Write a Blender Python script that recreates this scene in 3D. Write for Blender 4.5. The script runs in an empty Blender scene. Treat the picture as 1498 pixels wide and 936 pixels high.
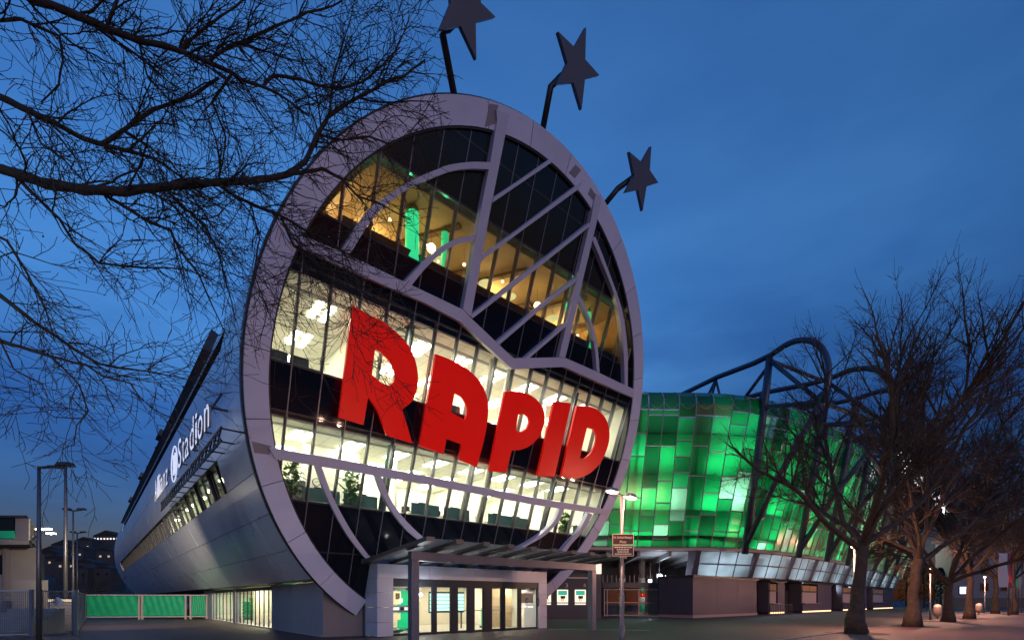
import bpy, bmesh, math, random
from mathutils import Vector, Matrix
R_ = math.radians
scene = bpy.context.scene
COL = scene.collection

# ------------------------------------------------------------------ camera
FPX, CX, HY, CH = 724.0, 749.0, 877.0, 1.6          # focal length in photo pixels, principal column, horizon row, eye height
IW, IH = 1498.0, 936.0
cam_d = bpy.data.cameras.new('camera'); cam = bpy.data.objects.new('camera', cam_d); COL.objects.link(cam)
cam.location = (0, 0, CH); cam.rotation_euler = (R_(90), 0, 0)
cam_d.sensor_width = 36.0; cam_d.lens = 36.0 * FPX / IW
cam_d.shift_y = (HY - IH / 2) / IW
cam_d.clip_start = 0.1; cam_d.clip_end = 3000
scene.camera = cam

# ------------------------------------------------------------------ dusk sky
world = bpy.data.worlds.new('World'); scene.world = world; world.use_nodes = True
wn, wl = world.node_tree.nodes, world.node_tree.links
wn.clear()
SUN_EL, SUN_ROT = R_(3.0), R_(150)
sky = wn.new('ShaderNodeTexSky'); sky.sky_type = 'NISHITA'; sky.sun_disc = False
sky.sun_elevation = SUN_EL; sky.sun_rotation = SUN_ROT; sky.altitude = 200; sky.air_density = 1.6; sky.dust_density = 0.6; sky.ozone_density = 6.0
tint = wn.new('ShaderNodeMix'); tint.data_type = 'RGBA'; tint.blend_type = 'MULTIPLY'; tint.inputs[0].default_value = 1.0
tint.inputs[7].default_value = (1.22, 0.88, 0.84, 1)
tc = wn.new('ShaderNodeTexCoord'); mp = wn.new('ShaderNodeMapping'); mp.inputs['Scale'].default_value = (1.0, 1.0, 3.2)
nz = wn.new('ShaderNodeTexNoise'); nz.inputs['Scale'].default_value = 2.1; nz.inputs['Detail'].default_value = 5; nz.inputs['Roughness'].default_value = 0.52
cr = wn.new('ShaderNodeValToRGB'); cr.color_ramp.elements[0].position = 0.36; cr.color_ramp.elements[1].position = 0.66
cr.color_ramp.elements[0].color = (0.76, 0.81, 0.88, 1); cr.color_ramp.elements[1].color = (1.10, 1.06, 1.03, 1)
cl = wn.new('ShaderNodeMix'); cl.data_type = 'RGBA'; cl.blend_type = 'MULTIPLY'; cl.inputs[0].default_value = 1.0
bg = wn.new('ShaderNodeBackground'); bg.inputs['Strength'].default_value = 0.117
wo = wn.new('ShaderNodeOutputWorld')
wl.new(sky.outputs[0], tint.inputs[6]); wl.new(tint.outputs[2], cl.inputs[6])
wl.new(tc.outputs['Generated'], mp.inputs[0]); wl.new(mp.outputs[0], nz.inputs['Vector']); wl.new(nz.outputs[0], cr.inputs[0]); wl.new(cr.outputs[0], cl.inputs[7])
# bank of dusk cloud low round the whole horizon
sx_ = wn.new('ShaderNodeSeparateXYZ'); wl.new(tc.outputs['Generated'], sx_.inputs[0])
ad = wn.new('ShaderNodeMath'); ad.operation = 'MULTIPLY_ADD'; ad.inputs[1].default_value = 0.30; ad.inputs[2].default_value = -0.15; wl.new(nz.outputs[0], ad.inputs[0])
ad2 = wn.new('ShaderNodeMath'); ad2.operation = 'ADD'; wl.new(sx_.outputs[2], ad2.inputs[0]); wl.new(ad.outputs[0], ad2.inputs[1])
hr = wn.new('ShaderNodeValToRGB'); he = hr.color_ramp.elements
he[0].position = 0.02; he[0].color = (0.26, 0.27, 0.44, 1); he[1].position = 0.47; he[1].color = (1, 1, 1, 1)
e2 = he.new(0.26); e2.color = (0.28, 0.36, 0.54, 1)
wl.new(ad2.outputs[0], hr.inputs[0])
bk_ = wn.new('ShaderNodeMix'); bk_.data_type = 'RGBA'; bk_.blend_type = 'MULTIPLY'; bk_.inputs[0].default_value = 1.0
wl.new(cl.outputs[2], bk_.inputs[6]); wl.new(hr.outputs[0], bk_.inputs[7])
wl.new(bk_.outputs[2], bg.inputs['Color']); wl.new(bg.outputs[0], wo.inputs['Surface'])

# last of the daylight: a very weak, very soft sun at the horizon
sd = bpy.data.lights.new('sun', 'SUN'); sd.energy = 0.05; sd.angle = R_(20); sd.color = (1.0, 0.9, 0.85)
so = bpy.data.objects.new('sun', sd); COL.objects.link(so)
so.rotation_euler = (R_(90) - R_(4), 0, math.pi - SUN_ROT)

vs = scene.view_settings
vs.view_transform = 'Standard'; vs.look = 'None'; vs.exposure = 2.6; vs.gamma = 1.0; vs.use_curve_mapping = False
scene.render.engine = 'CYCLES'
cy = scene.cycles
cy.use_denoising = True
try: cy.denoiser = 'OPENIMAGEDENOISE'
except Exception: pass
cy.max_bounces = 7; cy.diffuse_bounces = 3; cy.glossy_bounces = 3; cy.transmission_bounces = 5; cy.transparent_max_bounces = 16
cy.caustics_reflective = False; cy.caustics_refractive = False; cy.sample_clamp_indirect = 3.0; cy.sample_clamp_direct = 0
cy.blur_glossy = 0.5

# ------------------------------------------------------------------ frames of reference
# building frame: p along the round front (to the right), q back along the tube, z up; origin at the left front foot of the entrance
AX = Vector((-5.731, 21.062, 0)); AV = Vector((-0.65346, 0.75696, 0)); BV = Vector((0.75696, 0.65346, 0)); ZV = Vector((0, 0, 1))
def W(p, q, z=0.0): return AX + BV * p + AV * q + ZV * z
CAM = Vector((0, 0, CH))
def ray(x, y): return Vector(((x - CX) / FPX, 1.0, -(y - HY) / FPX))
def at_depth(x, y, Y): return CAM + ray(x, y) * Y
def on_ground(x, y, z=0.0):
    r = ray(x, y); return CAM + r * ((z - CH) / r.z)
def pq(v):
    d = v - AX; return d.dot(BV), d.dot(AV)
TILT = R_(20.2); TT = math.tan(TILT)
PC, ZC, RO, RI = 4.855, 9.88, 10.36, 9.6             # tube: centre and radii
NF = -AV * math.cos(TILT) - ZV * math.sin(TILT)      # outward normal of the leaning front
def qf(z): return 1.29 - (z - 1.2) * TT
def FP(p, z, d=0.0): return W(p, qf(z), z) + NF * d
def pix_face(x, y, d=0.0):
    r = ray(x, y); P0 = FP(0, 0, d); s = NF.dot(P0 - CAM) / NF.dot(r); return CAM + r * s
def pix_q(x, y, q):
    r = ray(x, y); s = AV.dot(W(0, q) - CAM) / AV.dot(r); return CAM + r * s
def pix_p(x, y, p):
    r = ray(x, y); s = BV.dot(W(p, 0) - CAM) / BV.dot(r); return CAM + r * s

# ------------------------------------------------------------------ materials
MATS = {}
LS = 0.22                                             # all lamps, relative to the exposure
def mat(name, col, rough=0.6, metal=0.0, var=0.0, scale=4.0, bump=0.0, spec=0.5, coat=0.0):
    if name in MATS: return MATS[name]
    m = bpy.data.materials.new(name); m.use_nodes = True; n = m.node_tree.nodes; l = m.node_tree.links
    b = n['Principled BSDF']
    b.inputs['Base Color'].default_value = (*col, 1); b.inputs['Roughness'].default_value = rough; b.inputs['Metallic'].default_value = metal
    b.inputs['Specular IOR Level'].default_value = spec; b.inputs['Coat Weight'].default_value = coat
    if var or bump:
        t = n.new('ShaderNodeTexCoord'); z = n.new('ShaderNodeTexNoise'); z.inputs['Scale'].default_value = scale; z.inputs['Detail'].default_value = 6; z.inputs['Roughness'].default_value = 0.6
        l.new(t.outputs['Object'], z.inputs['Vector'])
        if var:
            r = n.new('ShaderNodeMapRange'); r.inputs[1].default_value = 0.25; r.inputs[2].default_value = 0.75; r.inputs[3].default_value = 1 - var; r.inputs[4].default_value = 1 + var
            x = n.new('ShaderNodeMix'); x.data_type = 'RGBA'; x.blend_type = 'MULTIPLY'; x.inputs[0].default_value = 1; x.inputs[6].default_value = (*col, 1)
            l.new(z.outputs[0], r.inputs[0]); l.new(r.outputs[0], x.inputs[7]); l.new(x.outputs[2], b.inputs['Base Color'])
            r2 = n.new('ShaderNodeMapRange'); r2.inputs[3].default_value = max(0.02, rough - 0.12); r2.inputs[4].default_value = min(1, rough + 0.12)
            l.new(z.outputs[0], r2.inputs[0]); l.new(r2.outputs[0], b.inputs['Roughness'])
        if bump:
            bp = n.new('ShaderNodeBump'); bp.inputs['Strength'].default_value = bump; bp.inputs['Distance'].default_value = 0.03
            l.new(z.outputs[0], bp.inputs['Height']); l.new(bp.outputs[0], b.inputs['Normal'])
    MATS[name] = m; return m
def emit(name, col, s):
    if name in MATS: return MATS[name]
    m = bpy.data.materials.new(name); m.use_nodes = True; n = m.node_tree.nodes
    b = n['Principled BSDF']; b.inputs['Base Color'].default_value = (*col, 1); b.inputs['Emission Color'].default_value = (*col, 1); b.inputs['Emission Strength'].default_value = s * LS
    MATS[name] = m; return m
def schlick(n, l, f0):
    lw = n.new('ShaderNodeLayerWeight'); lw.inputs[0].default_value = 0.5
    pw = n.new('ShaderNodeMath'); pw.operation = 'POWER'; pw.inputs[1].default_value = 5.0; l.new(lw.outputs['Facing'], pw.inputs[0])
    ma = n.new('ShaderNodeMath'); ma.operation = 'MULTIPLY_ADD'; ma.inputs[1].default_value = 1 - f0; ma.inputs[2].default_value = f0; l.new(pw.outputs[0], ma.inputs[0]); return ma
def glass(name, tintc=(0.9, 0.95, 0.93), base=0.05):
    if name in MATS: return MATS[name]
    m = bpy.data.materials.new(name); m.use_nodes = True; n = m.node_tree.nodes; l = m.node_tree.links; n.clear()
    o = n.new('ShaderNodeOutputMaterial'); mx = n.new('ShaderNodeMixShader'); t = n.new('ShaderNodeBsdfTransparent'); g = n.new('ShaderNodeBsdfGlossy'); f = schlick(n, l, 0.05)
    t.inputs[0].default_value = (*tintc, 1); g.inputs['Roughness'].default_value = 0.02; g.inputs[0].default_value = (0.9, 0.95, 1, 1)
    a = n.new('ShaderNodeMath'); a.operation = 'ADD'; a.inputs[1].default_value = base; a.use_clamp = True
    l.new(f.outputs[0], a.inputs[0]); l.new(a.outputs[0], mx.inputs[0]); l.new(t.outputs[0], mx.inputs[1]); l.new(g.outputs[0], mx.inputs[2]); l.new(mx.outputs[0], o.inputs[0])
    MATS[name] = m; return m
def sheet(name, col, trans=0.8, rough=0.25, see=0.0, var=0.12):
    """thin translucent cladding: lets light through from behind, with a soft gloss"""
    if name in MATS: return MATS[name]
    m = bpy.data.materials.new(name); m.use_nodes = True; n = m.node_tree.nodes; l = m.node_tree.links; n.clear()
    o = n.new('ShaderNodeOutputMaterial'); tr = n.new('ShaderNodeBsdfTranslucent'); d = n.new('ShaderNodeBsdfDiffuse'); g = n.new('ShaderNodeBsdfGlossy'); tp = n.new('ShaderNodeBsdfTransparent')
    t = n.new('ShaderNodeTexCoord'); z = n.new('ShaderNodeTexNoise'); z.inputs['Scale'].default_value = 0.6; z.inputs['Detail'].default_value = 3; l.new(t.outputs['Object'], z.inputs['Vector'])
    r = n.new('ShaderNodeMapRange'); r.inputs[1].default_value = 0.3; r.inputs[2].default_value = 0.7; r.inputs[3].default_value = 1 - var; r.inputs[4].default_value = 1 + var
    x = n.new('ShaderNodeMix'); x.data_type = 'RGBA'; x.blend_type = 'MULTIPLY'; x.inputs[0].default_value = 1; x.inputs[6].default_value = (*col, 1)
    l.new(z.outputs[0], r.inputs[0]); l.new(r.outputs[0], x.inputs[7])
    l.new(x.outputs[2], tr.inputs[0]); l.new(x.outputs[2], d.inputs[0]); tp.inputs[0].default_value = (*[min(1, c * 1.6) for c in col], 1)
    g.inputs['Roughness'].default_value = rough; g.inputs[0].default_value = (1, 1, 1, 1)
    m1 = n.new('ShaderNodeMixShader'); m1.inputs[0].default_value = trans; l.new(d.outputs[0], m1.inputs[1]); l.new(tr.outputs[0], m1.inputs[2])
    m2 = n.new('ShaderNodeMixShader'); m2.inputs[0].default_value = see; l.new(m1.outputs[0], m2.inputs[1]); l.new(tp.outputs[0], m2.inputs[2])
    f = schlick(n, l, 0.035)
    m3 = n.new('ShaderNodeMixShader'); l.new(f.outputs[0], m3.inputs[0]); l.new(m2.outputs[0], m3.inputs[1]); l.new(g.outputs[0], m3.inputs[2]); l.new(m3.outputs[0], o.inputs[0])
    MATS[name] = m; return m

M_RINGS = [mat('ring_coat', (0.56, 0.585, 0.76), 0.36, 0.0, 0.10, 0.45), mat('ring_coat_b', (0.53, 0.55, 0.71), 0.40, 0.0, 0.10, 0.5), mat('ring_coat_c', (0.58, 0.60, 0.78), 0.33, 0.0, 0.08, 0.4)]
M_BAR = mat('bar_coat', (0.48, 0.49, 0.64), 0.40, 0.0, 0.04, 1.0)
M_SKIN = mat('tube_skin', (0.70, 0.75, 0.85), 0.30, 0.25, 0.07, 0.35)
M_SKIN2 = mat('tube_skin_b', (0.66, 0.71, 0.81), 0.33, 0.25, 0.07, 0.35)
M_BASE = mat('base_panel', (0.30, 0.30, 0.36), 0.45, 0.1, 0.08, 1.2, 0.02)
M_DARK = mat('dark_frame', (0.035, 0.038, 0.048), 0.4, 0.3, 0.1, 3)
M_STEEL = mat('truss_steel', (0.075, 0.085, 0.12), 0.4, 0.35, 0.1, 1.5)
M_CAP = mat('joint_cap', (0.20, 0.21, 0.25), 0.35, 0.5)
M_SPAN = mat('spandrel_glass', (0.005, 0.007, 0.014), 0.05, 0.0, 0, 1, 0, 0.35)
M_GLASS = glass('window_glass')
M_GLASS2 = glass('bar_glass', (0.75, 0.78, 0.78), 0.06)
M_RED = mat('letter_red', (0.76, 0.006, 0.004), 0.36, 0.0, 0.04, 0.8, 0, 0.3)
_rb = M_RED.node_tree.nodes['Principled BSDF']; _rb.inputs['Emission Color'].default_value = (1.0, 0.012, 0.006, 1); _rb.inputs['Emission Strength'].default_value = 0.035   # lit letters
M_STAR = mat('star_coat', (0.10, 0.095, 0.12), 0.45, 0.2, 0.06, 1.5)
M_CEIL = mat('office_ceiling', (0.80, 0.79, 0.72), 0.8)
M_WHITE = mat('office_white', (0.78, 0.77, 0.70), 0.7, 0, 0.03, 1)
M_CARPET = mat('carpet', (0.50, 0.47, 0.40), 0.9)
M_TEAL = mat('desk_teal', (0.05, 0.17, 0.17), 0.5, 0, 0.05)
M_GREY = mat('mid_grey', (0.25, 0.25, 0.27), 0.5, 0, 0.06)
M_CONC = mat('concrete', (0.30, 0.29, 0.29), 0.8, 0, 0.15, 1.3, 0.1)
M_BLACK = mat('near_black', (0.012, 0.012, 0.014), 0.5)
M_LEAF = mat('pot_leaf', (0.09, 0.24, 0.05), 0.5, 0, 0.3, 6)
M_BARK = mat('plane_bark', (0.030, 0.023, 0.020), 0.85, 0, 0.45, 9, 0.4)
M_BARK2 = mat('street_bark', (0.068, 0.044, 0.032), 0.85, 0, 0.6, 5, 0.8)
M_AMBER = mat('bar_wood', (0.30, 0.17, 0.05), 0.6, 0, 0.5, 1.3)
M_POLE = mat('galvanised_pole', (0.14, 0.14, 0.155), 0.4, 0.7, 0.1, 3)
M_TENT = mat('green_tarp', (0.008, 0.36, 0.17), 0.55, 0, 0.1, 2.5, 0.5)
M_BROWN = mat('sign_brown', (0.055, 0.018, 0.012), 0.35)
M_CREAM = mat('sign_cream', (0.75, 0.66, 0.50), 0.5)
M_PURPLE = mat('dark_cladding', (0.085, 0.075, 0.115), 0.5, 0.2, 0.08, 1.0)
E_OFF = emit('office_light', (1.0, 0.96, 0.73), 27.0)
E_WARM = emit('warm_bulb', (1.0, 0.62, 0.25), 14.0)
E_LAMP = emit('street_lamp_glow', (1.0, 0.62, 0.36), 9.0)
E_WHITE = emit('white_lamp', (0.9, 0.96, 1.0), 30.0)

# ------------------------------------------------------------------ builders
class MB:
    def __init__(s): s.v = []; s.f = []
    def quad(s, a, b, c, d):
        i = len(s.v); s.v += [Vector(a), Vector(b), Vector(c), Vector(d)]; s.f.append((i, i + 1, i + 2, i + 3)); return s
    def box8(s, pts):                                 # bottom ring of 4, top ring of 4
        i = len(s.v); s.v += [Vector(p) for p in pts]
        s.f += [tuple(i + k for k in f) for f in ((3, 2, 1, 0), (4, 5, 6, 7), (0, 1, 5, 4), (1, 2, 6, 5), (2, 3, 7, 6), (3, 0, 4, 7))]; return s
    def pbox(s, p0, p1, q0, q1, z0, z1):               # box in the building frame
        return s.box8([W(p0, q0, z0), W(p1, q0, z0), W(p1, q1, z0), W(p0, q1, z0), W(p0, q0, z1), W(p1, q0, z1), W(p1, q1, z1), W(p0, q1, z1)])
    def fbox(s, p0, p1, z0, z1, d0, d1):               # box in the leaning front's frame
        return s.box8([FP(p0, z0, d0), FP(p1, z0, d0), FP(p1, z1, d0), FP(p0, z1, d0), FP(p0, z0, d1), FP(p1, z0, d1), FP(p1, z1, d1), FP(p0, z1, d1)])
    def wbox(s, x0, x1, y0, y1, z0, z1):
        return s.box8([(x0, y0, z0), (x1, y0, z0), (x1, y1, z0), (x0, y1, z0), (x0, y0, z1), (x1, y0, z1), (x1, y1, z1), (x0, y1, z1)])
    def beam(s, a, b, w, h=None, up=ZV):
        a, b = Vector(a), Vector(b); h = h or w; t = (b - a).normalized(); x = t.cross(up)
        if x.length < 1e-4: x = t.cross(Vector((1, 0, 0)))
        x.normalize(); y = x.cross(t); x *= w / 2; y *= h / 2
        return s.box8([a - x - y, a + x - y, a + x + y, a - x + y, b - x - y, b + x - y, b + x + y, b - x + y])
    def prism(s, pts, off):                            # polygon swept by off
        n = len(pts); i = len(s.v); s.v += [Vector(p) for p in pts] + [Vector(p) + off for p in pts]
        s.f.append(tuple(range(i + n - 1, i - 1, -1))); s.f.append(tuple(range(i + n, i + 2 * n)))
        for k in range(n): s.f.append((i + k, i + (k + 1) % n, i + n + (k + 1) % n, i + n + k))
        return s
    def tube(s, pts, rad, sides=8, cap=True):
        pts = [Vector(p) for p in pts]; n = len(pts)
        if not isinstance(rad, (list, tuple)): rad = [rad] * n
        i0 = len(s.v); x = None
        for k in range(n):
            t = (pts[min(k + 1, n - 1)] - pts[max(k - 1, 0)])
            if t.length < 1e-9: t = Vector((0, 0, 1))
            t.normalize()
            if x is None:
                x = t.orthogonal().normalized()
            else:
                x = x - t * x.dot(t)
                x = x.normalized() if x.length > 1e-6 else t.orthogonal().normalized()
            y = t.cross(x)
            for j in range(sides):
                a = 2 * math.pi * j / sides; s.v.append(pts[k] + (x * math.cos(a) + y * math.sin(a)) * rad[k])
        for k in range(n - 1):
            for j in range(sides):
                a = i0 + k * sides + j; b = i0 + k * sides + (j + 1) % sides
                s.f.append((a, b, b + sides, a + sides))
        if cap:
            s.f.append(tuple(i0 + j for j in range(sides - 1, -1, -1))); s.f.append(tuple(i0 + (n - 1) * sides + j for j in range(sides)))
        return s
    def lathe(s, c, prof, sides=16):                   # prof: (radius, z)
        i0 = len(s.v); c = Vector(c)
        for r, z in prof:
            for j in range(sides):
                a = 2 * math.pi * j / sides; s.v.append(c + Vector((r * math.cos(a), r * math.sin(a), z)))
        for k in range(len(prof) - 1):
            for j in range(sides):
                a = i0 + k * sides + j; b = i0 + k * sides + (j + 1) % sides
                s.f.append((a, b, b + sides, a + sides))
        return s
    def ball(s, c, r, sides=8, rings=5):
        return s.lathe(c, [(max(1e-4, r * math.sin(math.pi * k / rings)), -r * math.cos(math.pi * k / rings)) for k in range(rings + 1)], sides)
    def build(s, name, m, parent=None, smooth=False):
        me = bpy.data.meshes.new(name); me.from_pydata([tuple(v) for v in s.v], [], s.f); me.update()
        me.materials.append(m)
        if smooth: me.polygons.foreach_set('use_smooth', [True] * len(me.polygons))
        o = bpy.data.objects.new(name, me); COL.objects.link(o)
        if parent is not None:
            o.parent = parent; o.matrix_parent_inverse = parent.matrix_basis.inverted()
        return o
def tag(o, label=None, cat=None, group=None, kind=None):
    if label: o['label'] = label
    if cat: o['category'] = cat
    if group: o['group'] = group
    if kind: o['kind'] = kind
    return o
def thing(name, loc, label, cat, group=None):
    o = bpy.data.objects.new(name, None); COL.objects.link(o); o.location = loc; o.empty_display_size = 0.3
    return tag(o, label, cat, group)
def copy_tree(o, parent=None):
    c = o.copy(); COL.objects.link(c); c.parent = parent
    for ch in list(o.children): copy_tree(ch, c)
    return c
def bevel(o, w=0.015, seg=1):
    b = o.modifiers.new('bevel', 'BEVEL'); b.width = w; b.segments = seg; b.limit_method = 'ANGLE'; return o
def text_mesh(txt, size, extr):
    cu = bpy.data.curves.new('t', 'FONT'); cu.body = txt; cu.size = size; cu.extrude = extr; cu.align_x = 'LEFT'; cu.resolution_u = 3
    o = bpy.data.objects.new('t', cu); COL.objects.link(o); dg = bpy.context.evaluated_depsgraph_get(); me = bpy.data.meshes.new_from_object(o.evaluated_get(dg))
    bpy.data.objects.remove(o); bpy.data.curves.remove(cu); return me
def frame_mat(o, x, y, z):
    m = Matrix.Identity(4); x, y, z = x.normalized(), y.normalized(), z.normalized()
    for i in range(3): m[i][0], m[i][1], m[i][2], m[i][3] = x[i], y[i], z[i], o[i]
    return m
def put_text(name, txt, size, extr, origin, right, up, m, parent=None, width=None, center=False, side=None):
    me = text_mesh(txt, size, extr)
    xs = [v.co.x for v in me.vertices]; w = max(xs) - min(xs); k = (width / w) if width else 1.0; x0 = min(xs)
    M = frame_mat(origin, right, up, right.cross(up))
    for v in me.vertices:
        v.co = M @ Vector(((v.co.x - x0 - (w / 2 if center else 0)) * k, v.co.y, v.co.z))
    me.materials.clear(); me.materials.append(m)
    if side is not None:
        me.materials.append(side); nn = right.cross(up).normalized()
        for f in me.polygons: f.material_index = 0 if abs(f.normal.dot(nn)) > .5 else 1
    o = bpy.data.objects.new(name, me); COL.objects.link(o)
    if parent is not None: o.parent = parent; o.matrix_parent_inverse = parent.matrix_basis.inverted()
    return o
def area(name, loc, direction, sx, sy, power, col, parent=None):
    d = bpy.data.lights.new(name, 'AREA'); d.shape = 'RECTANGLE'; d.size = sx; d.size_y = sy; d.energy = power * LS; d.color = col
    o = bpy.data.objects.new(name, d); COL.objects.link(o); o.location = loc; o.rotation_euler = Vector(direction).to_track_quat('-Z', 'Z').to_euler()
    if parent is not None: o.parent = parent; o.matrix_parent_inverse = parent.matrix_basis.inverted()
    return o
def point(name, loc, power, col, r=0.08, parent=None, spot=None):
    d = bpy.data.lights.new(name, 'SPOT' if spot else 'POINT'); d.energy = power * LS; d.color = col; d.shadow_soft_size = r
    if spot: d.spot_size = R_(spot); d.spot_blend = 1.0
    o = bpy.data.objects.new(name, d); COL.objects.link(o); o.location = loc
    if parent is not None: o.parent = parent; o.matrix_parent_inverse = parent.matrix_basis.inverted()
    return o
def smooth_loop(pts, sub=5, corner=38):
    n = len(pts); V = [Vector((x, y)) for x, y in pts]; sharp = []
    for i in range(n):
        a, b = V[i] - V[i - 1], V[(i + 1) % n] - V[i]
        sharp.append(abs(math.degrees(a.angle(b, 0))) > corner)
    out = []
    for i in range(n):
        p0, p1, p2, p3 = V[i - 1], V[i], V[(i + 1) % n], V[(i + 2) % n]
        if sharp[i] and sharp[(i + 1) % n]: out.append(tuple(p1)); continue
        c = p2 - p1
        m1 = c if sharp[i] else (p2 - p0) * (c.length / ((p2 - p0).length + 1e-9))
        m2 = c if sharp[(i + 1) % n] else (p3 - p1) * (c.length / ((p3 - p1).length + 1e-9))
        for k in range(sub):
            t = k / sub; out.append(tuple(p1 * (2*t**3 - 3*t*t + 1) + m1 * (t**3 - 2*t*t + t) + p2 * (-2*t**3 + 3*t*t) + m2 * (t**3 - t*t)))
    return out
def plate(name, outer, holes, to3d, off, m, parent=None):
    """a plate with holes: outline loops (2-D) mapped by to3d, swept by off"""
    bm = bmesh.new(); loops = []
    for lp in [outer] + holes:
        vs_ = [bm.verts.new(to3d(*p)) for p in lp]; es = [bm.edges.new((vs_[i], vs_[(i + 1) % len(vs_)])) for i in range(len(vs_))]; loops.append((vs_, es))
    bmesh.ops.triangle_fill(bm, use_beauty=True, edges=[e for _, es in loops for e in es], normal=off)
    faces = bm.faces[:]
    r = bmesh.ops.extrude_face_region(bm, geom=faces)
    for v in r['geom']:
        if isinstance(v, bmesh.types.BMVert): v.co += off
    bmesh.ops.recalc_face_normals(bm, faces=bm.faces[:])
    me = bpy.data.meshes.new(name); bm.to_mesh(me); bm.free(); me.materials.append(m)
    o = bpy.data.objects.new(name, me); COL.objects.link(o)
    if parent is not None: o.parent = parent; o.matrix_parent_inverse = parent.matrix_basis.inverted()
    return o
def clip(poly, a, b, c):                               # keep a*x+b*y<=c
    out = []
    for i in range(len(poly)):
        p, q = poly[i - 1], poly[i]; dp, dq = a * p[0] + b * p[1] - c, a * q[0] + b * q[1] - c
        if (dp <= 0) != (dq <= 0):
            t = dp / (dp - dq); out.append((p[0] + (q[0] - p[0]) * t, p[1] + (q[1] - p[1]) * t))
        if dq <= 0: out.append(q)
    return out
def clip_circle(poly, R, n=96):
    for k in range(n):
        a = 2 * math.pi * k / n; c, s = math.cos(a), math.sin(a)
        poly = clip(poly, c, s, R + c * PC + s * ZC)
        if len(poly) < 3: return []
    out = []
    for p in poly:
        if not out or (Vector(p) - Vector(out[-1])).length > 1e-3: out.append(p)
    if len(out) > 2 and (Vector(out[0]) - Vector(out[-1])).length < 1e-3: out.pop()
    return out if len(out) > 2 else []

# ================================================================== THE SETTING
def asphalt_mat():
    m = mat('asphalt', (0.070, 0.043, 0.044), 0.62, 0, 0.45, 0.22, 0.0)
    n, l = m.node_tree.nodes, m.node_tree.links; b = n['Principled BSDF']
    t = n.new('ShaderNodeTexCoord'); z = n.new('ShaderNodeTexNoise'); z.inputs['Scale'].default_value = 60; z.inputs['Detail'].default_value = 3
    bp = n.new('ShaderNodeBump'); bp.inputs['Strength'].default_value = 0.35; bp.inputs['Distance'].default_value = 0.01
    l.new(t.outputs['Object'], z.inputs['Vector']); l.new(z.outputs[0], bp.inputs['Height']); l.new(bp.outputs[0], b.inputs['Normal'])
    return m
g = MB().wbox(-600, 900, -60, 1400, -0.5, 0.0).build('ground', asphalt_mat()); tag(g, kind='structure')
# lighter paved strip under the trees and lamps
pv = MB()
pv.quad(W(-60, -30, 0.004), W(260, -30, 0.004), W(260, -11.9, 0.004), W(-60, -11.9, 0.004))
tag(pv.build('pavement', mat('paving', (0.15, 0.092, 0.086), 0.7, 0, 0.2, 0.7, 0.15)), kind='structure')
kb = MB(); kb.pbox(-60, 260, -11.9, -11.72, 0.0, 0.035)
tag(kb.build('kerb', mat('kerb_stone', (0.22, 0.19, 0.18), 0.8, 0, 0.2, 2)), kind='structure')
sl = MB(); sl.beam(W(9.9, -0.35, 0.006), W(13.0, -4.8, 0.006), 0.12, 0.006)
tag(sl.build('drain_line', mat('pale_stone', (0.42, 0.38, 0.36), 0.7)), kind='structure')
# hill far behind the fence
rnd = random.Random(4)
hb = MB(); NX, NY = 60, 10; grid = []
for j in range(NY + 1):
    for i in range(NX + 1):
        x = -700 + 640 * i / NX; t = j / NY; y = 180 + 420 * t
        prof = 42 * (1 - math.exp(-((t - 0.02) * 3.0))) * (0.72 + 0.18 * math.sin(x * 0.012 + 1) + 0.10 * math.sin(x * 0.037))
        hb.v.append(Vector((x, y, -1 + max(0, prof) * (1 if x < -120 else max(0, (-60 - x) / 60)))))
for j in range(NY):
    for i in range(NX):
        a = j * (NX + 1) + i; hb.f.append((a, a + 1, a + NX + 2, a + NX + 1))
tag(hb.build('hill', mat('hillside', (0.030, 0.034, 0.030), 0.95, 0, 0.5, 0.03), smooth=True), kind='structure')

# ================================================================== THE ROUND OFFICE BUILDING
QEND = 92.0
T = thing('round_office_building', W(PC, 2, 0), 'grey tube shaped office building with a huge round leaning glass front', 'building')
def cpt(ang, q, R=RO): return W(PC + R * math.cos(R_(ang)), q, ZC + R * math.sin(R_(ang)))
def zang(ang, R=RO): return ZC + R * math.sin(R_(ang))
SOFF = 2.45; A_SOFF = math.degrees(math.asin((SOFF - ZC) / RO))        # about -45.9
# ring of flat panels framing the front
NR = 30; gap = 0.075
for k in range(NR):
    a0, a1 = 360 * k / NR + gap, 360 * (k + 1) / NR - gap
    am = R_((a0 + a1) / 2); pm = PC + 10 * math.cos(am); zm = ZC + 10 * math.sin(am)
    if zm < 1.0 and -0.4 < pm < 10.3: continue
    mb = MB(); n = 5; ring = []
    for i in range(n + 1):
        a = R_(a0 + (a1 - a0) * i / n); c, s = math.cos(a), math.sin(a)
        for (r, d) in ((RI, 0.0), (RO, 0.0), (RO, -0.22), (RI, -0.30)): mb.v.append(FP(PC + r * c, ZC + r * s, d))
    for i in range(n):
        for j in range(4):
            x, y = i * 4 + j, i * 4 + (j + 1) % 4; mb.f.append((x, y, y + 4, x + 4))
    mb.f += [(0, 1, 2, 3), (n * 4 + 3, n * 4 + 2, n * 4 + 1, n * 4)]
    mb.build('ring_panel', M_RINGS[(k * 7 // 3) % 3], T)
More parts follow.
